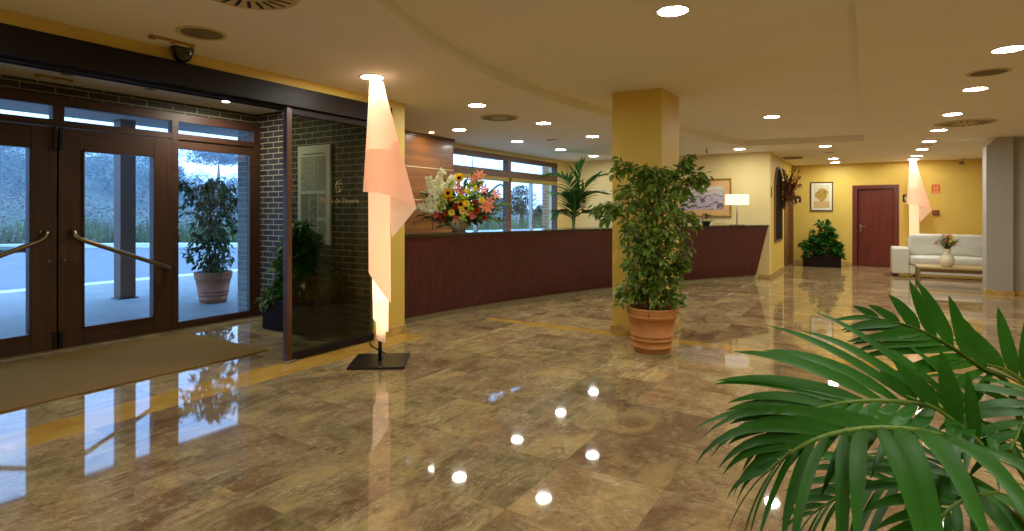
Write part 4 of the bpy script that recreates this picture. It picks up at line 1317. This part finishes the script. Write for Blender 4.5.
for u, v, y in ((460.5, 180, -.12), (450.5, 195, -.2), (464, 206, -.26)):
    flower('sunflower', u, v, y, petals(14, 0.075, 0.03, 0.25, 2, 0.022), FM['sun'], 'yellow sunflower with a dark centre', (MB().lathe([(0.034, 0.004), (0.03, 0.014), (0, 0.016)], 0, 0, 0, 18), M_SEED))
for u, v, y in ((477, 190.5, -.14), (471, 214, -.28), (466, 213, -.3)):
    flower('yellow_daisy', u, v, y, petals(11, 0.05, 0.026, 0.5, 2, 0.008), FM['yellow' if v < 200 else 'cream'])
# white gladiolus spikes
for stem in ([(444, 174), (440, 188), (441, 205)], [(454, 180), (452, 190), (448, 205)], [(430, 180), (435, 192), (444, 208)], [(421, 209), (428, 209), (440, 213)], [(432, 200), (438, 206), (445, 213)], [(448, 186), (446, 198), (447, 210)]):
    cpts = spline([(fx(u), -0.14 - 0.02 * i, fz(v)) for i, (u, v) in enumerate(stem)], 10)
    m = MB()
    for i, p in enumerate(cpts[:9]):
        for k in range(9):
            a = gf.uniform(0, 2 * PI)
            m.leaf(p + Vector((gf.uniform(-.02, .02), -0.01, gf.uniform(-.02, .02))), (math.cos(a), gf.uniform(-.9, .1), math.sin(a)), (0, -1, 0.2), 0.06 + 0.003 * i, 0.042, 0.1, 0.2)
    o = link('gladiolus', m, FM['white'], fa, recalc=False)
    o['label'] = 'white gladiolus spike'
    link('stem', MB().tube(cpts + [HUB], 0.005, 5, cap=False), M_RACH, o)
for u, v, y in ((481, 177, -.08), (485, 191, -.14), (497, 196, -.1), (463, 193, -.2), (487, 208, -.24), (490, 209, -.22), (478, 179, -.06), (466, 196, -.18), (459, 189, -.15)):
    flower('lily', u, v, y, petals(6, 0.095, 0.038, 0.55, 1, 0.006, 0.35), FM['lily'], 'orange pink lily')
for u, v, y in ((478, 204, -.26), (460, 207, -.3), (450, 214.5, -.28), (453, 202, -.24), (486, 219, -.22), (459, 209, -.28)):
    flower('rose', u, v, y, petals(9, 0.05, 0.045, 0.5, 3, 0.006, -0.3), FM['rose'], 'deep orange rose')
for u, v, y in ((440, 216, -.26), (476, 217, -.3), (460, 219.5, -.3)):
    flower('anthurium', u, v, y, petals(3, 0.06, 0.07, 0.3, 1, 0.003, 0.0), FM['pink'], 'pink anthurium')
for u, v, y in ((468, 199, -.26), (481, 197, -.2), (447, 205, -.24), (445, 209, -.26), (472, 186, -.12), (456, 200, -.24), (468, 219, -.3), (482, 186, -.12), (475, 196, -.22)):
    m = MB()
    for k in range(7):
        m.ball((gf.uniform(-.04, .04), gf.uniform(-.04, .04), gf.uniform(-.01, .03)), 0.021, 1)
    flower('green_chrysanthemum', u, v, y, m, FM['green'])

for u, v, y, kind in ((470, 205, -.27, 'yellow'), (474, 209, -.28, 'green'), (456, 214, -.3, 'yellow'), (464, 200, -.24, 'green'), (480, 212, -.27, 'rose'), (470, 193, -.18, 'yellow'),
                      (447, 219, -.27, 'rose'), (484, 202, -.2, 'yellow'), (454, 186, -.14, 'green'), (474, 182, -.08, 'lily'), (466, 220, -.3, 'green'), (491, 203, -.16, 'lily'), (443, 199, -.18, 'green')):
    if kind == 'green':
        m = MB()
        for k in range(8):
            m.ball((gf.uniform(-.04, .04), gf.uniform(-.04, .04), gf.uniform(-.01, .03)), 0.021, 1)
        flower('green_chrysanthemum', u, v, y - .03, m, FM['green'])
    elif kind == 'yellow':
        flower('yellow_daisy', u, v, y - .03, petals(11, 0.055, 0.028, 0.5, 2, 0.008), FM['yellow'])
    elif kind == 'rose':
        flower('rose', u, v, y - .03, petals(9, 0.055, 0.048, 0.5, 3, 0.006, -0.3), FM['rose'], 'deep orange rose')
    else:
        flower('lily', u, v, y - .03, petals(6, 0.085, 0.036, 0.55, 1, 0.006, 0.35), FM['lily'], 'orange pink lily')

# small pot of flowers on the counter
sp_ = thing('flower_pot', 'small pot of reddish flowers on the counter below the large painting', 'potted plant', sight(706, 227, 11.75).xy.to_3d() + Vector((0, 0, 1.165)))
link('pot', MB().lathe([(0, 0), (0.06, 0), (0.09, 0.06), (0.095, 0.10), (0.08, 0.10), (0.075, 0.07)], 0, 0, 0, 28), plain('dark_green_glaze', rgb(46, 48, 34), 0.3), sp_)
m = MB(); m2 = MB(); m3 = MB()
for k in range(70):
    a, el = gf.uniform(0, 2 * PI), gf.uniform(-0.1, 1.4)
    d = Vector((math.cos(a) * math.cos(el), math.sin(a) * math.cos(el), math.sin(el)))
    (m if k % 2 else m2).leaf(Vector((0, 0, 0.10)) + d * gf.uniform(0.04, 0.12), d, (0, 0, 1), 0.06, 0.035)
for k in range(12):
    a = gf.uniform(0, 2 * PI)
    m3.leaf((0.03, 0.02, 0.28), (math.cos(a), math.sin(a), 0.3), (0, 0, 1), 0.05, 0.03)
m2.tube([(0, 0, 0.08), (0.01, 0.01, 0.2), (0.03, 0.02, 0.28)], 0.004, 5)
link('blossom', m, plain('dusky_red_petal', rgb(150, 70, 48), 0.6, noise=0.2), sp_, recalc=False)
link('leaves', m2, M_GREENERY, sp_, recalc=False)
link('orchid', m3, FM['cream'], sp_, recalc=False)

# ------------------------------------------------------------------ far end of the lobby
# arched dark ornament and dried branches on the end wall
XA = -1.8
ar = thing('arched_ornament', 'tall arched dark carved panel on the end wall beside the counter', 'wall ornament', (XA, 14.63, 0.7))
def arch_poly(y0, y1, z0, z1):
    c, rad = (y0 + y1) / 2, (y1 - y0) / 2
    return [(y0, z0), (y1, z0)] + [(c + rad * math.cos(PI * i / 16), z1 - rad * 0.9 + rad * 0.9 * math.sin(PI * i / 16)) for i in range(17)]
def yz_prism(mb, poly, x0, x1):
    lo = [mb.b.verts.new((x0, y, z)) for y, z in poly]
    hi = [mb.b.verts.new((x1, y, z)) for y, z in poly]
    n_ = len(poly)
    for i in range(n_):
        mb.b.faces.new((lo[i], lo[(i + 1) % n_], hi[(i + 1) % n_], hi[i]))
    mb.b.faces.new(list(reversed(lo))); mb.b.faces.new(hi)
    return mb
link('arch_frame', yz_prism(MB(), arch_poly(14.02, 15.24, 0.76, 2.50), XA, XA + 0.035), plain('arch_frame_wood', rgb(120, 88, 50), 0.6), ar, True)
link('arch_panel', yz_prism(MB(), arch_poly(14.09, 15.17, 0.82, 2.46), XA + 0.03, XA + 0.045), plain('dark_carved_wood', rgb(36, 23, 16), 0.85, 0.08, noise=0.5, nscale=9, bump=0.8, bscale=22), ar, True)
db = thing('dried_branches', 'bunch of dried brown branches fixed to the end wall over the arched panel', 'dried branches', (XA, 15.3, 1.75))
gd = random.Random(9)
tw, lf = MB(), MB()
for k in range(72):
    tgt = sight(gd.uniform(779, 801.5), gd.uniform(166, 206), 13.6 + gd.uniform(-.4, .3))
    tgt.x = max(tgt.x, XA + 0.06)
    s0 = Vector((XA + 0.05, 15.3 + gd.uniform(-.15, .15), 1.72 + gd.uniform(-.1, .25)))
    md = (s0 + tgt) / 2 + Vector((gd.uniform(0, .1), gd.uniform(-.12, .12), gd.uniform(0, .12)))
    pts = spline([s0, md, tgt], 8)
    tw.tube(pts, 0.007, 4, 0.003, cap=False)
    for i in range(13):
        q = gd.uniform(2.5, 8); kk = min(int(q), 7)
        p = pts[kk].lerp(pts[kk + 1], q - kk)
        dd = Vector((gd.uniform(0, 1), gd.uniform(-1, 1), gd.uniform(-1, 1)))
        lf.leaf(p, dd, (gd.uniform(-1, 1), 0.3, 1), gd.uniform(0.05, 0.09), 0.034, 0.1, 0.3)
link('branches', tw, M_DRY, db, True)
link('dried_leaves', lf, M_DRYL, db, True, recalc=False)
link('wall_holder', MB().lathe([(0.02, -0.12), (0.05, 0.0), (0.06, 0.1), (0.045, 0.1)], 0.062, 0, -0.12, 20), M_DRY, db)
tag(link('light_switch', MB().box(XA, XA + 0.012, 13.50, 13.60, 1.76, 2.0, 0.004).box(XA + 0.012, XA + 0.018, 13.52, 13.58, 1.80, 1.96, 0.002), plain('brown_switch_plastic', rgb(120, 96, 56), 0.4)),
    'small tall brown switch plate on the corner of the end wall', 'switch')
# brown door in the end wall
dr = sroot('door_3', (XA, 16.8, 0))
M_BRN = wood('brown_door_frame', rgb(104, 70, 32), rgb(138, 96, 48), 'Z', 0.4)
link('door_frame', MB().box(-2.0, XA + 0.02, 15.82, 15.98, 0, 2.2, 0.004).box(-2.0, XA + 0.02, 17.68, 17.84, 0, 2.2, 0.004).box(-2.0, XA + 0.02, 15.98, 17.68, 2.06, 2.2, 0.004), M_BRN, dr, True)
link('leaf', MB().box(-1.93, -1.88, 15.98, 17.68, 0.01, 2.06), M_BRN, dr, True)
# toilet signs, fire sign, alarm box, sensor
def man(mb, cx, cz, s, y):
    mb.lathe([(0, 0), (0.02 * s, 0)], 0, 0, 0, 12) if False else None
    pts = [(-.022, .03), (.022, .03), (.03, .02), (.03, -.02), (.02, -.02), (.018, -.065), (-.018, -.065), (-.02, -.02), (-.03, -.02), (-.03, .02)]
    mb.face([(cx + a * s, y, cz + b * s) for a, b in pts])
    mb.face([(cx + .013 * s * math.cos(2 * PI * i / 14), y, cz + .05 * s + .013 * s * math.sin(2 * PI * i / 14)) for i in range(14)])
def sign(label, x0, x1, z0, z1, sh):
    r_ = thing('toilet_sign', label, 'sign', ((x0 + x1) / 2, YF, (z0 + z1) / 2), 0, 'black pictogram signs')
    link('plate', MB().box(x0, x1, YF - 0.012, YF, z0, z1, 0.003), plain('black_sign_plate', rgb(28, 26, 20), 0.35), r_, True)
    m_ = MB()
    man(m_, (x0 + x1) / 2 + sh, (z0 + z1) / 2, (z1 - z0) / 0.17, YF - 0.014)
    link('pictogram', m_, plain('pale_pictogram', rgb(226, 216, 160), 0.5), r_, True)
sign('black sign with a pale figure beside the small flower picture', -1.755, -1.60, 1.72, 1.88, 0.0)
sign('black sign with a pale figure between the red door and the floor lamp', 0.755, 0.90, 1.71, 1.90, 0.0)
fs = thing('fire_sign', 'small red fire sign on the yellow wall above the sofa', 'sign', (1.45, YF, 2.03))
link('plate', MB().box(1.365, 1.535, YF - 0.01, YF, 1.91, 2.14, 0.003), plain('orange_red_sign', rgb(214, 92, 40), 0.5), fs, True)
m_ = MB()
m_.box(1.39, 1.51, YF - 0.013, YF - 0.008, 1.95, 1.965).box(1.41, 1.425, YF - 0.013, YF - 0.008, 1.985, 2.11).box(1.475, 1.49, YF - 0.013, YF - 0.008, 1.985, 2.11).box(1.43, 1.47, YF - 0.013, YF - 0.008, 2.04, 2.055).box(1.38, 1.52, YF - 0.013, YF - 0.008, 1.918, 1.935)
link('symbol', m_, plain('pale_sign_mark', rgb(240, 180, 120), 0.5), fs, True)
al = thing('alarm_box', 'small brown alarm box on the yellow wall right of the twisted lamp', 'alarm box', (1.44, YF, 1.42))
link('case', MB().box(1.37, 1.51, YF - 0.06, YF + 0.003, 1.36, 1.49, 0.006), plain('red_brown_case', rgb(120, 56, 34), 0.4), al, True)
link('button', MB().box(1.415, 1.465, YF - 0.068, YF - 0.058, 1.40, 1.45, 0.003), plain('olive_button', rgb(120, 104, 50), 0.4), al, True)
ms = thing('motion_sensor', 'small grey sensor hanging under the ceiling above the sofa', 'sensor', (1.97, YF - 0.3, ZC + 0.004))
link('arm', MB().tube([(0, 0, 0), (0, 0, -0.06), (-0.03, -0.02, -0.09)], 0.012, 8), M_STEEL, ms)
link('head', MB().box(-0.09, 0.0, -0.06, 0.0, -0.15, -0.08, 0.01), plain('grey_sensor', rgb(110, 100, 80), 0.5), ms)

struct('wall_corridor', MB().box(-1.5, 2.0, 19.4, 19.5, 0, 2.8).box(-1.6, -1.5, 18.1, 19.5, 0, 2.8).box(2.0, 2.1, 18.1, 19.5, 0, 2.8).box(-1.6, 2.1, 18.1, 19.5, 2.8, 2.9).box(-1.6, 2.1, 18.3, 19.5, -0.1, 0), M_GREYP)
# red-brown door in the far wall, ajar
d4 = sroot('door_4', (0.15, YF, 0))
link('door_frame', MB().box(-0.36, -0.25, YF - 0.02, YF + 0.2, 0, 2.16, 0.004).box(0.57, 0.68, YF - 0.02, YF + 0.2, 0, 2.16, 0.004).box(-0.25, 0.57, YF - 0.02, YF + 0.2, 2.06, 2.16, 0.004), M_REDD, d4, True)
lfd = link('leaf', MB().box(-0.815, 0, -0.02, 0.02, 0.012, 2.055), M_REDD, d4)
lfd.location = (0.57 - 0.15, 0.03, 0)
lfd.rotation_euler = (0, 0, R(-7))
hd = MB()
hd.box(-0.77, -0.73, -0.028, -0.019, 0.90, 1.12, 0.003).tube([(-0.75, -0.02, 1.05), (-0.75, -0.07, 1.05), (-0.74, -0.075, 1.05), (-0.63, -0.075, 1.05)], 0.011, 8)
link('door_handle', hd, M_STEEL, lfd)

# white sofa
so = thing('sofa', 'white leather sofa standing against the yellow far wall', 'sofa', (0.45, 15.42, 0))
def cushion(x0, x1, y0, y1, z0, z1, puff=0.03, seed=0, wr=0.012):
    g_ = random.Random(seed)
    m = MB().box(x0, x1, y0, y1, z0, z1, 0.05, 3)
    bmesh.ops.subdivide_edges(m.b, edges=[e for e in m.b.edges if e.calc_length() > 0.12], cuts=5, use_grid_fill=True)
    cx_, cy_, cz_ = (x0 + x1) / 2, (y0 + y1) / 2, (z0 + z1) / 2
    for v in m.b.verts:
        a, b_, c = (v.co.x - cx_) / (x1 - x0) * 2, (v.co.y - cy_) / (y1 - y0) * 2, (v.co.z - cz_) / (z1 - z0) * 2
        v.co.z += puff * c * (1 - a * a) * (1 - b_ * b_) * 1.0
        v.co.y += puff * b_ * (1 - a * a) * (1 - c * c)
        w_ = math.sin(v.co.x * 23 + v.co.z * 31 + seed) * math.sin(v.co.z * 47 - v.co.x * 9)
        v.co.y += wr * w_
        v.co.z += wr * 0.6 * math.sin(v.co.x * 31 + v.co.y * 27)
    for f in m.b.faces:
        f.smooth = True
    return m
link('armrest', MB().box(0, 0.33, 0.0, 0.92, 0.06, 0.64, 0.035, 4), M_LEATH, so)
link('armrest', MB().box(3.09, 3.42, 0.0, 0.92, 0.06, 0.64, 0.035, 4), M_LEATH, so)
link('frame', MB().box(0.33, 3.09, 0.03, 0.90, 0.06, 0.27, 0.02, 3).box(0.33, 3.09, 0.70, 0.92, 0.06, 0.86, 0.04, 3), M_LEATH, so)
for k in range(2):
    x0 = 0.335 + 1.375 * k
    link('seat_cushion', cushion(x0, x0 + 1.37, -0.01, 0.70, 0.27, 0.46, 0.02, k, 0.004), M_LEATH, so)
    link('back_cushion', cushion(x0, x0 + 1.37, 0.50, 0.74, 0.44, 0.92, 0.03, k + 5, 0.024), M_LEATH, so)
for x, y in ((0.06, 0.06), (3.36, 0.06), (0.06, 0.86), (3.36, 0.86)):
    link('foot', MB().box(x - 0.04, x + 0.04, y - 0.04, y + 0.04, 0, 0.065, 0.005), M_BLACK, so)

# coffee table and vase
ct = thing('coffee_table', 'low rectangular coffee table with a pale wooden top in front of the white sofa', 'table', (0.80, 13.42, 0))
M_TAB = wood('pale_table_wood', rgb(158, 132, 84), rgb(186, 160, 108), 'X', 0.35)
link('tabletop', MB().box(0, 1.75, 0, 0.72, 0.36, 0.40, 0.005), M_TAB, ct)
link('apron', MB().box(0.02, 1.73, 0.02, 0.05, 0.30, 0.36).box(0.02, 1.73, 0.67, 0.70, 0.30, 0.36).box(0.02, 0.05, 0.05, 0.67, 0.30, 0.36).box(1.70, 1.73, 0.05, 0.67, 0.30, 0.36), plain('brown_table_apron', rgb(112, 84, 44), 0.5), ct)
for x, y in ((0.03, 0.03), (1.72, 0.03), (0.03, 0.69), (1.72, 0.69)):
    link('leg', MB().box(x - 0.022, x + 0.022, y - 0.022, y + 0.022, 0, 0.36, 0.004), M_STEEL, ct)
vl = sight(948, 268, 12.9); 
va_ = thing('flower_vase', 'cream round vase of pink and yellow flowers on the coffee table', 'vase', (1.28, 13.66, 0.40))
link('vase', MB().lathe([(0, 0), (0.10, 0), (0.11, 0.01), (0.17, 0.08), (0.185, 0.15), (0.16, 0.24), (0.085, 0.31), (0.075, 0.36), (0.10, 0.43), (0.095, 0.43), (0.065, 0.36)], 0, 0, 0, 36), M_PORC, va_)
va_.scale = (0.66, 0.66, 0.80)
gv = random.Random(4)
sets = [('blossom', 'pink', 70), ('blossom', 'cream', 60), ('blossom', 'white', 34), ('leaves', 'g', 120)]
for nm, ky, cnt in sets:
    m = MB()
    for k in range(cnt // (1 if nm == 'leaves' else 6)):
        a, el, rr = gv.uniform(0, 2 * PI), gv.uniform(0.0, 1.45), gv.uniform(0.10, 0.27)
        c = Vector((0, 0, 0.52)) + Vector((math.cos(a) * math.cos(el) * rr, math.sin(a) * math.cos(el) * rr, math.sin(el) * rr * 0.95))
        if nm == 'leaves':
            m.leaf(c, (math.cos(a), math.sin(a), gv.uniform(-.3, .6)), (0, 0, 1), gv.uniform(0.07, 0.12), 0.05)
            m.tube([(0, 0, 0.38), c], 0.003, 4, cap=False)
        else:
            for q in range(8):
                b_ = q * PI / 4
                m.leaf(c, (math.cos(b_), math.sin(b_) * 0.7 - 0.5, math.sin(b_) * 0.8), (0, -1, 0.3), 0.055, 0.035)
    link(nm, m, M_GREENERY if ky == 'g' else plain('vase_' + ky, dict(pink=rgb(214, 132, 104), cream=rgb(228, 196, 96), white=rgb(222, 190, 150))[ky], 0.6, noise=0.15, transl=0.2), va_, recalc=False)

# ------------------------------------------------------------------ outside
M_PAVE = plain('pale_paving', rgb(128, 128, 124), 0.75, 0.3, noise=0.10, nscale=2.5)
M_ROAD = plain('grey_road', rgb(112, 114, 118), 0.85, 0.2, noise=0.08, nscale=1.2)
M_KERB = plain('pale_kerb', rgb(205, 205, 202), 0.8, 0.2, noise=0.05)
struct('pavement', MB().box(-13.3, -7.30, -14, 24, -0.12, -0.03), M_PAVE)
struct('kerb', MB().box(-13.72, -13.3, -14, 24, -0.12, -0.02, 0.01), M_KERB)
struct('road', MB().face([(-60, -30, -0.12), (-13.7, -30, -0.12), (-13.7, 60, -0.12), (-60, 60, -0.12)]), M_ROAD)
kp = [sight(u, 0, dd) for u, dd in ((-500, 20), (-150, 23), (0, 24.2), (120, 25), (260, 25.2), (420, 27), (560, 32), (700, 36))]
m = MB()
for a, b_ in zip(kp, kp[1:]):
    nrm = Vector((-(b_ - a).y, (b_ - a).x, 0)).normalized() * 0.5
    for z0, z1, o1, o2 in ((-0.12, 0.06, 0, 1),):
        pa, pb = a.xy.to_3d(), b_.xy.to_3d()
        m.face([pa + Vector((0, 0, z0)), pb + Vector((0, 0, z0)), pb + Vector((0, 0, z1)), pa + Vector((0, 0, z1))])
        m.face([pa + Vector((0, 0, z1)), pb + Vector((0, 0, z1)), pb + nrm + Vector((0, 0, z1)), pa + nrm + Vector((0, 0, z1))])
struct('kerb_far', m, M_KERB)
# rising ground behind the road
def ridge(az):
    t = [(15, 1.5), (30, 2.2), (40, 3.0), (50, 3.5), (57, 4.4), (60, 4.9), (62, 6.3), (65, 10.3), (72, 10.8), (85, 10.5), (110, 9.0)]
    for (a0, h0), (a1, h1) in zip(t, t[1:]):
        if a0 <= az <= a1:
            return h0 + (h1 - h0) * (az - a0) / (a1 - a0)
    return 6.0
gh = random.Random(5)
def hill_z(r_, az):
    q = max(0.0, min(1.0, (r_ - 34) / 76.0))
    return -0.1 + ridge(az) * (q * q * (3 - 2 * q)) * 0.92
rows = []
for i in range(22):
    r_ = 29 + i * 4.5
    rows.append([(-r_ * math.sin(R(az)), r_ * math.cos(R(az)), hill_z(r_, az) + gh.uniform(-.15, .15)) for az in range(15, 111, 3)])
struct('hill', MB().grid(rows), plain('hill_ground', rgb(74, 86, 70), 0.95, 0.1, noise=0.3, nscale=0.2))
M_WOOD1 = plain('woodland_green', rgb(66, 80, 66), 0.8, 0.2, noise=0.4, nscale=0.5, transl=0.15)
M_WOOD2 = plain('scrub_grey_brown', rgb(122, 116, 106), 0.85, 0.2, noise=0.35, nscale=0.6, transl=0.1)
M_HEDGE = plain('roadside_grass', rgb(92, 100, 62), 0.9, 0.1, noise=0.4, nscale=1.5, transl=0.15)
def tuft(m, c, rad, hh, nl, ls, g_, cone=False):
    for k in range(nl):
        a, zq = g_.uniform(0, 2 * PI), g_.random()
        rr = rad * ((1 - zq) if cone else math.sqrt(max(0.05, 1 - (2 * zq - 1) ** 2))) * g_.uniform(0.6, 1.0)
        p = Vector(c) + Vector((rr * math.cos(a), rr * math.sin(a), hh * zq))
        d = Vector((math.cos(a), math.sin(a), g_.uniform(-.6, .8)))
        s = Vector((-math.sin(a), math.cos(a), g_.uniform(-.5, .5)))
        m.face([p - s * ls * 0.5, p + d * ls, p + s * ls * 0.5])
wm, sm_ = MB(), MB()
for k in range(760):
    az = gh.uniform(44, 100)
    r_ = gh.uniform(58, 118)
    x, y = -r_ * math.sin(R(az)), r_ * math.cos(R(az))
    s_ = gh.uniform(1.6, 3.2)
    tuft(wm, (x, y, hill_z(r_, az) - 0.4), s_ * 0.55, s_ * 1.25, 150, 0.22, gh, gh.random() < 0.5)
for k in range(430):
    az = gh.uniform(22, 100)
    r_ = gh.uniform(31, 62)
    x, y = -r_ * math.sin(R(az)), r_ * math.cos(R(az))
    s_ = gh.uniform(0.9, 2.0) * (1.0 if az > 44 else 0.6)
    tuft(sm_, (x, y, hill_z(r_, az) - 0.2), s_ * 0.6, s_ * 1.1, 150, 0.13, gh)
o = link('woodland', wm, M_WOOD1, recalc=False); tag(o, 'distant green woodland covering the hillside beyond the road', 'woodland'); o['kind'] = 'stuff'
o = link('scrub', sm_, M_WOOD2, recalc=False); tag(o, 'grey brown scrub at the foot of the hill beyond the road', 'scrub'); o['kind'] = 'stuff'
hm = MB()
for a, b_ in zip(kp, kp[1:]):
    cnt = int((b_ - a).length * 16)
    for k in range(cnt):
        p = a.lerp(b_, gh.random()); p.z = 0
        nrm = Vector((-(b_ - a).y, (b_ - a).x, 0)).normalized()
        p = p + nrm * gh.uniform(0.6, 4.0) 
        hh = gh.uniform(0.7, 1.45)
        for q in range(7):
            x, y = gh.uniform(-.3, .3), gh.uniform(-.3, .3)
            s = Vector((gh.uniform(-1, 1), gh.uniform(-1, 1), 0)) * 0.045
            bb = p + Vector((x, y, -0.1))
            hm.face([bb - s, bb + s, bb + Vector((x * 0.8, y * 0.8, hh))])
o = link('roadside_grass', hm, M_HEDGE, recalc=False); tag(o, 'tall green grass along the far kerb of the road', 'grass'); o['kind'] = 'stuff'
def tree(label, u, dd, top_v, wid, seed, trunk=1.5, base=0.0):
    g_ = random.Random(seed)
    loc = sight(u, 0, dd).xy.to_3d() + Vector((0, 0, base))
    t_ = thing('tree', label, 'tree', loc)
    top = EYE + (211.8 - top_v) / FPX * dd - base
    link('trunk', MB().tube([(0, 0, -0.3), (0.1, 0, top * 0.4), (0, 0.1, top * 0.75)], 0.22, 8, 0.08), M_BARK, t_)
    m_ = MB()
    for k in range(34):
        a, zq = g_.uniform(0, 2 * PI), g_.random()
        rr = wid * 0.5 * math.sin(PI * min(1, 0.2 + zq * 0.75)) * math.sqrt(g_.random())
        z = trunk + (top - trunk) * zq * 0.86
        tuft(m_, (rr * math.cos(a), rr * math.sin(a), z), wid * 0.17, wid * 0.24, 150, 0.17 * wid / 6 + 0.03, g_)
    link('crown', m_, M_WOOD1, t_, recalc=False)
tree('round leafy tree seen through the side pane above the potted ficus outside', 218, 62, 157, 6.2, 41, 2.5, 4.0)
tree('pale bare tree seen through the right pane of the reception window', 521, 40, 191, 2.6, 42, 1.0, 0.2)
tree('low tree seen beside the brick pier outside the reception window', 541, 36, 207, 1.6, 43, 0.4, 0.0)
tree('leafy tree seen through the reception window behind the flowers', 487, 45, 200, 4.0, 44, 0.6, 0.2)
# canopy over the entrance, its post, and a brick pier outside the reception window
cn = struct('canopy_roof', MB().box(-11.3, -7.42, -6, 7.4, 3.02, 3.30, 0.01), plain('grey_canopy_render', rgb(150, 140, 132), 0.8, noise=0.05))
pt = thing('canopy_post', 'square brown canopy post on the pavement outside the doors', 'post', (-10.83, 4.78, -0.03))
link('shaft', MB().box(-0.12, 0.12, -0.12, 0.12, 0.02, 3.06, 0.006), plain('brown_post_paint', rgb(96, 66, 50), 0.5, noise=0.06), pt)
link('base_plate', MB().box(-0.15, 0.15, -0.15, 0.15, 0, 0.02, 0.003), M_BLACK, pt)
struct('wall_outside_pier', MB().box(-7.31, -6.86, 13.2, 13.75, -0.1, 3.2), M_BRICKO)
struct('wall_outside_return', MB().box(-7.72, -7.45, 4.88, 5.12, -0.1, 3.02), M_BRICKD)

# haze over the valley
hz = NT('valley_haze')
vsn = hz.n('ShaderNodeVolumeScatter', Color=(0.66, 0.82, 1.0, 1), Density=0.0055)
hz.l(vsn.outputs[0], hz.out.inputs['Volume'])
o = link('haze', MB().box(-130, -24, -45, 125, -0.3, 26), hz.m)
tag(o, 'thin blue evening haze lying over the hillside beyond the road', 'haze')
o['kind'] = 'stuff'

# ------------------------------------------------------------------ light
W = bpy.data.worlds.new('dusk_sky')
SC.world = W
W.use_nodes = True
bg = W.node_tree.nodes['Background']
bg.inputs[0].default_value = (0.24, 0.50, 1.0, 1)
bg.inputs[1].default_value = 3.2

# ------------------------------------------------------------------ camera and view
cd_ = bpy.data.cameras.new('camera')
cd_.sensor_fit = 'HORIZONTAL'
cd_.sensor_width = 36.0
cd_.lens = 36.0 * FPX / 1024.0
cd_.shift_x = 0.0
cd_.shift_y = -(265.5 - 211.8) / 1024.0
cd_.clip_end = 400
co = bpy.data.objects.new('camera', cd_)
COL.objects.link(co)
co.location = (0, 0, EYE)
co.rotation_euler = (PI / 2, 0, YAW)
SC.camera = co
vs = SC.view_settings
vs.view_transform = 'Standard'
vs.look = 'None'
vs.gamma = 1.0
vs.exposure = 0.85
vs.use_curve_mapping = False
cy = SC.cycles
cy.use_denoising = True
cy.max_bounces = 8
cy.diffuse_bounces = 5
cy.glossy_bounces = 4
cy.transparent_max_bounces = 12
cy.caustics_reflective = False
cy.caustics_refractive = False
cy.sample_clamp_indirect = 6.0
